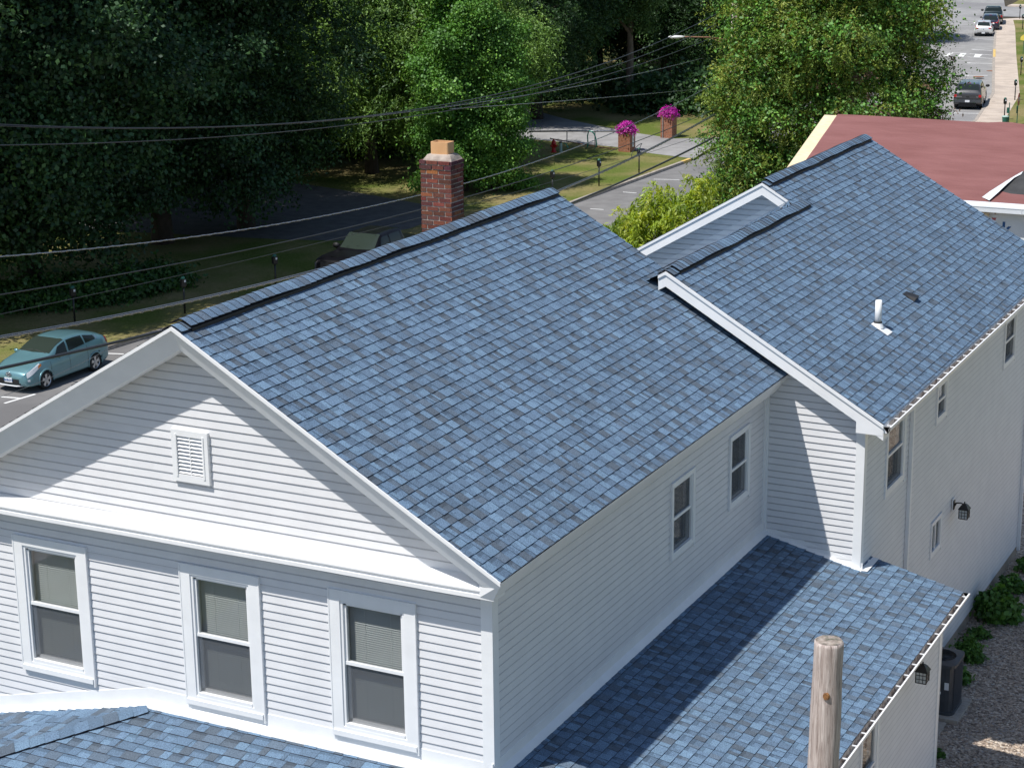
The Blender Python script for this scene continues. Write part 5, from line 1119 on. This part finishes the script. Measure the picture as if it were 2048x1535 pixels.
def cap_extra(root, car, pm, hw):
    tailgate_parts(1.78, .52, 1.06, [('DAKOTA', .55), ('SLT', -.6)], None, 'grey_metal')(root, car, pm, hw)
    mb = MB(); car.panel(mb, [(.14, 5.25), (.33, 5.35), (.33, 7), (.14, 7)], .012, 1); car.panel(mb, [(.14, 5.25), (.33, 5.35), (.33, 7), (.14, 7)], .012, -1); put(mb, 'rear_window', M['carglass_dark'], root, True)
    mb = MB(); mb.box((.55, -.12, 1.635), (.62, .12, 1.66)); put(mb, 'brake_light', M['taillens'], root); mirror(root, G2(1.55), hw+.05, 1.2, M['darkgap'], 1.4)
gl = [('windshield', (1, -1), [(G2(1.35), 5.15), (G2(1.85), 5.1), (G2(1.83), 7), (G2(1.27), 7)]), ('side_window', (1, -1), [(G2(1.5), 4.1), (G2(2.2), 4.1), (G2(2.2), 4.84), (G2(1.8), 4.84)]), ('side_window', (1, -1), [(G2(2.5), 4.1), (G2(4.3), 4.1), (G2(4.2), 4.8), (G2(2.5), 4.84)])]
vehicle('pickup_truck', pk_st(4.75, 1.76, 1.02, 1.06, 1.62, 1.30, 1.83, 2.35, 2.5, cap=True), [G2(.9), G2(3.75)], .36, (.055, .055, .06), (-19.45, 102.6, -1.0), hd, 'dark grey pickup with a fibreglass bed cap parked by the sidewalk', 'pickup truck', gl, cap_extra, 5)
hd2 = math.pi/2+math.radians(12.5); hx, hy = math.cos(hd2), math.sin(hd2)
# white hatchback, navy crossover, dark pickup in the row beyond
def hatch_st(L, W, H):
    w_ = W/2
    s = [(0, w_*.8, w_*.76, .30, .50*H, w_*.7, .53*H), (.1, w_*.95, w_*.90, .24, .54*H, w_*.8, .58*H), (.9, w_, w_*.95, .2, .62*H, w_*.84, .68*H), (1.15, w_, w_*.95, .2, .63*H, w_*.8, .73*H), (1.7, w_, w_*.94, .2, .64*H, w_*.72, .97*H), (2.3, w_, w_*.94, .2, .65*H, w_*.70, H), (L-.75, w_, w_*.93, .2, .67*H, w_*.68, .97*H), (L-.30, w_*.99, w_*.92, .24, .67*H, w_*.70, .86*H), (L-.10, w_*.97, w_*.90, .28, .64*H, w_*.76, .68*H), (L-.03, w_*.95, w_*.88, .30, .58*H, w_*.76, .60*H), (L, w_*.88, w_*.82, .33, .50*H, w_*.7, .53*H)]
    return [(L-q[0],)+q[1:] for q in s][::-1]
def hatch_extra(H, plate=True, lights='taillens', bar=False):
    def f(root, car, pm, hw):
        mb = MB()
        for sd in (1, -1): car.panel(mb, [(.14, 5.2), (.56, 5.3), (.54, 7), (.12, 7)], .01, sd)
        put(mb, 'rear_window', M['carglass_dark'], root, True)
        for sd in (1, -1):
            mb = MB(); car.panel(mb, [(.03, 4.0), (.30, 3.9), (.28, 4.35), (.06, 4.6)], .014, sd, 4); mb.box((-.005, min(sd*(hw-.34), sd*(hw-.13)), .50*H), (.09, max(sd*(hw-.34), sd*(hw-.13)), .58*H)); put(mb, 'taillight', M[lights], root, True)
        mb = MB(); mb.box((-.03, -hw+.28, .24), (.05, hw-.28, .36)); put(mb, 'bumper_insert', M['darkgap'], root)
        if bar: mb = MB(); mb.box((-.012, -hw+.3, .53*H), (.08, hw-.3, .56*H)); put(mb, 'light_bar', M[lights], root)
        if plate: platebox(root, -.04, .33, .28, .12, -1)
        mb = MB(); mb.box((-.02, -.04, .47*H), (.01, .04, .515*H)); put(mb, 'badge', M['chrome'], root)
        mb = MB(); mb.box((.56, -.11, H-.04), (.60, .11, H-.015)); put(mb, 'brake_light', M['taillens'], root); mirror(root, car.xs[-1]-1.4, hw-.03, .72*H, M['darkgap'] if not plate else pm, 1.1)
    return f
def gl_h(L): return [('windshield', (1, -1), [(L-1.2, 5.1), (L-1.75, 5.05), (L-1.72, 7), (L-1.12, 7)]), ('side_window', (1, -1), [(L-1.35, 4.1), (L-2.2, 4.1), (L-2.2, 4.85), (L-1.75, 4.85)]), ('side_window', (1, -1), [(L-2.3, 4.1), (.75, 4.12), (.72, 4.82), (L-2.3, 4.85)])]
vehicle('parked_car', hatch_st(3.75, 1.56, 1.32), [3.75-.75, .72], .29, (.74, .74, .74), (-30.35, 152.0, -1.0), hd2, 'small white hatchback at the near end of the far parked row', 'car', gl_h(3.75), hatch_extra(1.32))
vehicle('parked_car', hatch_st(4.1, 1.66, 1.48), [4.1-.8, .8], .32, (.015, .022, .05), (-30.2+hx*5.1+.35, 152+hy*5.1, -1.0), hd2, 'dark navy crossover parked between the white hatchback and a pickup', 'car', gl_h(4.1), hatch_extra(1.48, False, 'taillens', True))
L = 5.0; G3 = lambda x: 5.0-x
gl = [('rear_window', (1, -1), [(G3(3.30), 5.25), (G3(3.42), 5.2), (G3(3.42), 7), (G3(3.30), 7)]), ('side_window', (1, -1), [(G3(1.6), 4.1), (G3(3.2), 4.1), (G3(3.2), 4.84), (G3(1.9), 4.84)])]
def far_pk(root, car, pm, hw):
    tailgate_parts(1.8, .5, 1.1, None, True, 'chrome')(root, car, pm, hw); mirror(root, G3(1.7), hw+.06, 1.22, M['darkgap'], 1.5)
vehicle('pickup_truck', pk_st(5.0, 1.80, 1.08, 1.12, 1.68, 1.35, 1.9, 3.25, 3.4), [G3(.9), G3(4.0)], .37, (.012, .025, .03), (-30.2+hx*10.9+.5, 152+hy*10.9, -1.0), hd2, 'dark green pickup at the top edge ahead of the navy crossover', 'pickup truck', gl, far_pk)

# ---------------------------------------------------------------- street furniture
def meter_proto():
    o = empty('parking_meter', (0, 0, 0)); put(MB().tube([(0, 0, 0), (0, 0, .98)], .034, 8), 'post', M['iron'], o, True)
    mb = MB()
    def sq(hx_, hy_, z): return [(-hx_, -hy_, z), (hx_, -hy_, z), (hx_, hy_, z), (-hx_, hy_, z)]
    mb.loft([sq(.04, .035, .95), sq(.095, .06, 1.0), sq(.10, .065, 1.24), sq(.085, .06, 1.27)]); put(mb, 'meter_head', M['iron'], o); put(MB().tube([(0, 0, .2), (0, 0, .24)], .05, 8), 'collar', M['iron'], o)
    mb = MB(); mb.lathe((0, 0, 1.265), [(.08, 0), (.078, .04), (.05, .085), (.01, .10)], 12); put(mb, 'dome', M['greenpaint'], o, True)
    mb = MB(); mb.box((.0, -.07, 1.15), (.07, -.062, 1.23)); put(mb, 'display', M['plate'], o); return o
mp = meter_proto(); ml = [((150, 646), 'parking meter behind the roof of the teal car'), ((370, 626), 'parking meter on the shaded lawn beside the sunlit strip'), ((552, 578), 'parking meter left of the black pickup'), ((1105, 396), 'parking meter just above the far end of the main blue ridge'), ((1198, 372), 'middle parking meter on the sunlit lawn'),
    ((1278, 348), 'parking meter on the lawn in front of the near flower pillar'), ((2039.2, 38), 'parking meter by the far sidewalk at the top right edge'), ((2044.8, 59), 'parking meter directly above the yellow sign'), ((2041.4, 151), 'parking meter below the yellow sign'), ((2029.5, 200.7), 'parking meter by the sidewalk right of the grey pickup'), ((2008.3, 240), 'parking meter beside the green waste station')]
for i, (q, lab) in enumerate(ml):
    o = mp if i == 0 else copy_tree(mp); o.location = on(2, GZ, *q); tag(o, lab, 'parking meter', 'parking meters'); o.rotation_euler.z = 1.2 if i < 6 else .3
# hydrant, standpipe, pillars, gate, hose
p = on(2, GZ, 1107.5, 304.5); o = empty('fire_hydrant', p); tag(o, 'red fire hydrant on the grass edge beside the driveway', 'fire hydrant')
mb = MB(); mb.lathe((0, 0, 0), [(.17, 0), (.17, .04), (.11, .05), (.105, .42), (.15, .44), (.15, .48), (.12, .50), (.125, .56), (.09, .64), (.035, .68), (.035, .73)], 14); put(mb, 'barrel', M['redpaint'], o, True)
for a in (0, 2.1, 4.2): d = Vector((math.cos(a), math.sin(a), 0)); put(MB().tube([d*.08+Vector((0, 0, .36)), d*.19+Vector((0, 0, .36))], .06, 8), 'outlet', M['redpaint'], o)
p = on(2, GZ, 1121.5, 303.5); o = empty('utility_post', p); tag(o, 'pale green capped utility post right of the red hydrant', 'utility post'); put(MB().lathe((0, 0, 0), [(.085, 0), (.085, .48), (.07, .52)], 12), 'post', M['palegreen'], o); put(MB().lathe((0, 0, .5), [(.09, 0), (.09, .05), (.03, .07)], 12), 'cap', M['iron'], o)
def pillar(p, h, lab, flw, sign=None, seed=1):
    o = empty('brick_pillar', p); tag(o, lab, 'brick pillar', 'driveway pillars'); s = .36
    mb = MB(); mb.box((-s, -s, -.2), (s, s, h)); put(mb, 'shaft', M['brick2'], o); put(MB().add([(-s-.03, -s-.03, h), (s+.03, -s-.03, h), (s+.03, s+.03, h), (-s-.03, s+.03, h), (-s-.03, -s-.03, h+.05), (s+.03, -s-.03, h+.05), (s+.03, s+.03, h+.05), (-s-.03, s+.03, h+.05)], [(0, 3, 2, 1), (4, 5, 6, 7), (0, 1, 5, 4), (1, 2, 6, 5), (2, 3, 7, 6), (3, 0, 4, 7)]), 'cap', M['brick2'], o)
    if sign:
        mb = MB(); mb.box((s, -s+.28, h-.85), (s+.02, -s+.5, h-.08)); q = put(mb, 'number_plaque', M['signwhite'], o)
        for i, c_ in enumerate('250'): textmesh(c_, .17, M['iron'], 'letter', (s+.024, -s+.39, h-.22-i*.24), (math.pi/2, 0, math.pi/2), q)
    else: mb = MB(); mb.tube([(-s+.16, -s-.03, 0), (-s+.16, -s-.03, h)], .025, 6); put(mb, 'conduit', M['steel'], o)
    pe = Vector(p)+Vector((0, 0, h+.05)); f = empty('flower_planter', pe); tag(f, flw, 'flowers', 'magenta flower planters')
    me = leaf_cloud('petals', [(0, 0, .18, .38, .38, .22), (0, 0, .0, .40, .40, .17)], 220, 20, .085, [(.62, .05, .42, 3), (.50, .03, .38, 3), (.75, .14, .55, 1), (.38, .02, .30, 1)], .09, seed, narrow=.95, shell=.25); me.materials.clear(); me.materials.append(M['leafsoft']); q = bpy.data.objects.new('blossom', me); COL.objects.link(q); q.parent = f
    me = leaf_cloud('leaves', [(0, 0, .12, .34, .34, .2), (0, 0, -.05, .38, .38, .15)], 70, 20, .08, C_VINE, .09, seed+1, narrow=.5); q = bpy.data.objects.new('foliage', me); COL.objects.link(q); q.parent = f
    return o
p1 = on(2, GZ, 1249, 303.5); p1.y += .3; pillar(p1, 1.10, 'near brick pillar with a number plaque beside the driveway', 'magenta petunias heaped on the near pillar', True, 50)
p2 = on(2, GZ, 1333, 276); p2.y += .3; pillar(p2, 1.28, 'far brick pillar standing at the edge of the wood', 'magenta petunias heaped on the far pillar', None, 60)
# steel pipe gate left of the near pillar
yg = p1.y+.1; o = empty('pipe_gate', (p1.x-.36, yg, GZ)); tag(o, 'long steel pipe gate running left from the near pillar', 'gate'); bz = Vector((-(p1.x-.36), -yg, -GZ))
def gp(px, py): return on(1, yg, px, py)+bz
put(MB().tube([gp(1233, 262.5), gp(1150, 262), gp(1058, 263)], .045, 8), 'top_rail', M['steel'], o, True); put(MB().tube([gp(1233, 299), gp(1180, 291), gp(1100, 277)], .03, 8), 'bottom_rail', M['rust'], o, True)
for a, b in (((1134, 262), (1134, 284)), ((1190, 262), (1190, 293)), ((1062, 263), (1062, 290))): put(MB().tube([gp(*a), gp(*b)], .03, 8), 'gate_post', M['steel'], o)
mb = MB(); yg -= .05; hp = [on(1, yg, *q) for q in ((1160, 303), (1172, 298), (1176, 288), (1175, 272), (1179, 262), (1187, 266), (1191, 275), (1193, 288), (1190, 297), (1180, 301), (1166, 302))]
h2 = []
for i in range(len(hp)-1):
    for f in (0, .5): h2.append(Vector(cr([tuple(q) for q in hp], i+f)))
mb.tube(h2, .035, 6); tag(mb.build('garden_hose', M['hose'], None, True), 'green garden hose looped over the steel pipe gate', 'hose')
mb = MB(); mb.tube([on(1, yg-.2, *q) for q in ((1127, 286), (1132, 288), (1137, 297), (1142, 303), (1152, 304))], .03, 6); tag(mb.build('garden_hose', M['hose'], None, True), 'short green hose end trailing from the pale green post', 'hose')
# signs on the right
p = on(2, GZ, 2033.5, 250); o = empty('stop_sign', p, .32); tag(o, 'red stop sign seen nearly edge-on at the right edge', 'sign')
put(MB().tube([(0, 0, 0), (0, 0, 1.75)], .028, 6), 'post', M['greenpaint'], o)
mb = MB(); mb.prism([(.03, .40*math.cos(math.pi/8+k*math.pi/4), 1.52+.40*math.sin(math.pi/8+k*math.pi/4)) for k in range(8)], (.012, 0, 0)); fc = put(mb, 'sign_face', M['signred'], o); textmesh('STOP', .27, M['signwhite'], 'letter', (.046, 0, 1.52), (math.pi/2, 0, math.pi/2), fc)
mb = MB(); mb.box((-.05, -.17, .70), (-.035, .17, 1.12)); put(mb, 'sign_back', M['greenpaint'], o)
o.rotation_euler.z = -math.pi/2+.47+1.15
p = on(2, GZ, 2046, 108); o = empty('warning_sign', p, 0); tag(o, 'yellow warning sign with a black mark cut by the right edge', 'sign'); put(MB().tube([(0, 0, 0), (0, 0, 1.9)], .028, 6), 'post', M['greenpaint'], o)
mb = MB(); mb.prism([(0, -.04, 1.05+.0), (.48, -.04, 1.05), (.48, -.04, 1.72), (.28, -.04, 1.78), (-.25, -.04, 1.35), (-.27, -.04, 1.1)], (0, .015, 0)); fc = put(mb, 'sign_face', M['yellow'], o); mb = MB(); mb.prism([(.02, -.045, 1.42), (.2, -.045, 1.52), (.1, -.045, 1.58), (.12, -.045, 1.36)], (0, .003, 0)); put(mb, 'symbol', M['iron'], o)
p = on(2, GZ, 2012, 247); o = empty('waste_station', p, .3); tag(o, 'green bin and post of a waste station at the sidewalk', 'bin'); mb = MB(); mb.box((.12, -.03, 0), (.17, .03, 1.25)); put(mb, 'post', M['greenpaint'], o); mb = MB(); mb.box((.0, -.04, .62), (.12, .04, .95)); put(mb, 'bag_box', M['greenpaint'], o); put(MB().lathe((-.06, 0, .0), [(.16, .02), (.19, .38), (.2, .40)], 14), 'bin', M['greenpaint'], o); put(MB().lathe((-.06, 0, .40), [(.21, 0), (.19, .05), (.05, .07)], 14), 'lid', M['palegreen'], o)

# ---------------------------------------------------------------- poles and wires
p = Vector((5.36, -3.7, 8.215)); dn = (Vector((5.345, -3.7, 6.963))-p)/(8.215-6.963); zb = YZ-.05; bt = p+dn*(p.z-zb)
mb = MB(); rings = []; rp_ = random.Random(2)
jit = [rp_.uniform(-.004, .004) for _ in range(28)]
for i in range(41):
    t = i/40; c = p.lerp(bt, t**1.5); rr_2 = (.1265+.03*min(1, (t**1.5)*3))*(1+.01*math.sin(t*40)+(-.03 if i == 0 else 0))
    rings.append([c+Vector(((rr_2+jit[k]+.002*math.sin(i*.9+k))*math.cos(2*math.pi*k/28), (rr_2+jit[k])*math.sin(2*math.pi*k/28), 0)) for k in range(28)])
mb.loft(rings[::-1]); o = empty('wooden_pole', (bt.x, bt.y, bt.z)); tag(o, 'weathered bare wooden pole with a flat cut top in the foreground', 'pole'); mb.build('shaft', M['polewood'], o, True)
mb = MB(); r_ = [p+Vector(((.118+jit[k])*math.cos(2*math.pi*k/28), (.118+jit[k])*math.sin(2*math.pi*k/28), .003+.004*math.sin(k*1.3))) for k in range(28)]; mb.add([p+Vector((0, 0, .010))]+r_, [(0, k+1, (k+1) % 28+1) for k in range(28)]); mb.build('cut_end', M['poleend'], o)
kc = on(1, p.y-.13, 1652, 1392); mb = MB(); mb.loft([[kc+Vector((.034*math.cos(a), .01, .038*math.sin(a))) for a in [k*.524 for k in range(12)]], [kc+Vector((.026*math.cos(a), -.010, .030*math.sin(a))) for a in [k*.524 for k in range(12)]]]); mb.build('knot', M['knot'], o)
XW = -15.0
def wire(pts, rad, mat, label, name='overhead_wire', x=XW, group='overhead wires along the street', bundle=0, twist=0):
    P_ = [on(0, x, *q) for q in pts]; ys = [q.y for q in P_]; zs = [q.z for q in P_]
    out = []; n = 60
    co_ = np.polyfit(ys, zs, 2 if len(pts) > 2 else 1); y0_, y1_ = min(ys), max(ys)
    for i in range(n+1):
        y = y0_+(y1_-y0_)*i/n; zz = float(np.polyval(co_, y)); out.append(Vector((x, y, zz)))
    rad *= .82; mb = MB(); mb.tube(out, rad, 6)
    if bundle: mb.tube([q+Vector((0, 0, rad*2.1)) for q in out], rad*.7, 5)
    if bundle > 1: mb.tube([q+Vector((rad*1.6, 0, rad*.9)) for q in out], rad*.6, 5)
    if twist:
        tw = []; T_ = 600
        for i in range(T_+1):
            y = y0_+(y1_-y0_)*i/T_; zz = float(np.polyval(co_, y)); a = (y-y0_)/twist*6.283; tw.append(Vector((x+rad*1.05*math.cos(a), y, zz+rad*1.05*math.sin(a))))
        mb.tube(tw, rad*.55, 4)
    o = mb.build(name, mat, None, True, base=out[0]); tag(o, label, 'wire', group); return o
wire([(-60, 250), (350, 252), (700, 232), (1000, 189), (1200, 133), (1432, 27)], .016, M['wire'], 'topmost thick wire of the upper bundle crossing the trees', bundle=0)
wire([(-60, 252), (350, 254), (700, 235), (1000, 194), (1200, 143), (1430, 49)], .014, M['wire'], 'second wire of the upper bundle, just under the topmost')
wire([(-60, 291), (350, 279), (700, 252), (900, 218), (1200, 155), (1430, 73)], .013, M['wire'], 'wire that joins the upper bundle from below at the right')
wire([(600, 246), (900, 214), (1200, 163), (1405, 117)], .011, M['wirelit'], 'twisted bare wire glinting below the upper bundle', twist=.5)
wire([(900, 218), (1200, 196), (1400, 178)], .010, M['wirelit'], 'thin nearly level wire glinting across the leaning trunk', twist=.8)
wire([(-60, 523), (240, 487), (480, 457), (700, 420), (1060, 330), (1300, 235), (1430, 165)], .015, M['wirelit'], 'twisted silver wire passing behind the chimney top half', twist=.45)
wire([(-60, 600), (350, 530), (700, 450), (930, 391), (1240, 303), (1430, 215)], .015, M['wire'], 'plain wire passing behind the middle of the chimney', twist=0)
wire([(-60, 642), (350, 548), (700, 475), (930, 412), (1200, 333), (1430, 262)], .008, M['wire'], 'thinnest wire passing behind the foot of the chimney')
wire([(-60, 690), (230, 631), (500, 573), (760, 505), (1115, 386), (1300, 300), (1430, 228)], .024, M['wirelit'], 'thick lashed cable bundle skimming the main ridge', bundle=2, twist=.35)
wire([(-60, 756), (130, 706), (345, 650), (760, 540), (1150, 408), (1300, 338), (1430, 272)], .040, M['wire'], 'thickest black cable crossing in front of the teal car', twist=0)
wire([(-20, 800), (100, 755), (230, 690)], .006, M['wirelit'], 'thin pale wire crossing the side of the teal car')
mb = MB(); lp = [on(0, XW, *q) for q in ((1284, 287), (1276, 291), (1266, 302), (1263, 311), (1266, 316), (1272, 312), (1278, 300), (1283, 288))]; mb.tube([Vector(cr([tuple(q) for q in lp], i/3)) for i in range(0, 22)], .012, 5); tag(mb.build('cable_loop', M['wire'], None, True, base=lp[0]), 'black slack cable loop hanging with a yellow tag above the driveway', 'cable loop')
# street lamp pole inside the cedar
px_, py_ = place(1462, 74.5); zt = zat(1462, 60, 74.5); o = empty('street_lamp', (px_, py_, YZ-.5)); tag(o, 'street lamp with white head on a rusty arm reaching out of the cedar', 'street lamp'); mb = MB(); mb.tube([(0, 0, 0), (0, 0, zt-YZ+1.5)], [.16, .12], 12); put(mb, 'pole', M['polewood'], o, True)
za = zat(1432, 76, 74.5)-(YZ-.5); dd = Vector((-CR.x, -CR.y, 0)); mb = MB(); mb.tube([(0, 0, za-.12), dd*.9+Vector((0, 0, za+.03)), dd*1.8+Vector((0, 0, za+.06)), dd*2.05+Vector((0, 0, za+.06))], .028, 6); mb.tube([(0, 0, za-.35), dd*.9+Vector((0, 0, za+.0))], .018, 6); put(mb, 'arm', M['rust'], o, True)
mb = MB(); rings = []
for t, w_, h in ((0, .05, .03), (.12, .10, .05), (.35, .12, .06), (.55, .09, .045), (.62, .02, .015)):
    c = dd*(1.9+t)+Vector((0, 0, za+.06)); sd = Vector((-dd.y, dd.x, 0)); rings.append([c+sd*w_*math.cos(a)+Vector((0, 0, h*math.sin(a))) for a in [k*.628 for k in range(10)]])
mb.loft(rings); put(mb, 'lamp_head', M['signwhite'], o, True)
# ---------------------------------------------------------------- air conditioner and slabs
o = empty('air_conditioner', (2.18, 13.62, YZ+.06)); tag(o, 'dark grey outdoor air conditioner with a round fan top beside the house', 'air conditioner')
def rsq(hx_, hy_, z, r0=.13):
    pts = []
    for sx, sy, a0 in ((1, 1, 0), (-1, 1, 90), (-1, -1, 180), (1, -1, 270)):
        for q in (0, 30, 60, 90): a = math.radians(a0+q); pts.append((sx*(hx_-r0)+r0*math.cos(a), sy*(hy_-r0)+r0*math.sin(a), z))
    return pts
mb = MB(); mb.loft([rsq(.37, .41, 0), rsq(.37, .41, .05), rsq(.34, .38, .055), rsq(.34, .38, .93)]); ac = put(mb, 'cabinet', M['grey_metal'], o)
mb = MB(); n = 16; out_ = rsq(.375, .415, .93); inn = [(.29*math.cos(2*math.pi*(k+.5)/n), .29*math.sin(2*math.pi*(k+.5)/n), 1.01) for k in range(n)]; inn2 = [(x, y, .93) for x, y, z in inn]
mb.loft([out_, rsq(.375, .415, .99), inn, inn2], True, False); put(mb, 'top_cover', M['grey_metal'], o)
mb = MB(); mb.lathe((0, 0, .88), [(.31, 0), (.31, .02)], 20); put(mb, 'fan_well', M['dark'], o)
mb = MB()
for k in range(5): a = k*1.257; mb.quad((.05*math.cos(a), .05*math.sin(a), .93), (.26*math.cos(a), .26*math.sin(a), .93), (.26*math.cos(a+.6), .26*math.sin(a+.6), .96), (.05*math.cos(a+.6), .05*math.sin(a+.6), .95))
mb.lathe((0, 0, .92), [(.07, 0), (.07, .06)], 12); put(mb, 'fan', M['iron'], o)
mb = MB()
for k in range(12): r2 = .05+k*.021; mb.tube([(r2*math.cos(a), r2*math.sin(a), 1.0+.006*math.sin(k)) for a in [j*.3307 for j in range(20)]], .003, 4)
put(mb, 'fan_guard', M['iron'], o)
mb = MB()
for k in range(22):
    z = .09+k*.038; mb.box((.335, -.30, z), (.355, .32, z+.014))
for k in range(22):
    z = .09+k*.038; mb.box((-.30, .375, z), (.30, .395, z+.014))
put(mb, 'louvre', M['grey_metal'], o)
mb = MB(); mb.box((-.05, -.388, .70), (.06, -.379, .88)); mb.box((.19, -.388, .50), (.27, -.379, .64)); mb.box((.09, -.388, .40), (.13, -.379, .45)); put(mb, 'label_sticker', M['plate'], o)
mb = MB(); mb.tube([(-.3, -.36, .38), (-.1, -.42, .44), (.02, -.39, .46)], .018, 6); put(mb, 'refrigerant_line', M['steel'], o)
mb = MB(); mb.box((1.74, 13.08, YZ-.03), (2.68, 14.15, YZ+.06)); s_ = mb.build('concrete_slab', M['concrete'], None, base=(2.2, 13.6, YZ)); tag(s_, 'square concrete slab under the air conditioner', 'slab')
mb = MB(); mb.box((1.8, 12.35, YZ-.03), (2.50, 12.98, YZ+.04)); s_ = mb.build('concrete_slab', M['concrete'], None, base=(2.2, 12.6, YZ)); tag(s_, 'small concrete slab in front of the air conditioner slab', 'slab')
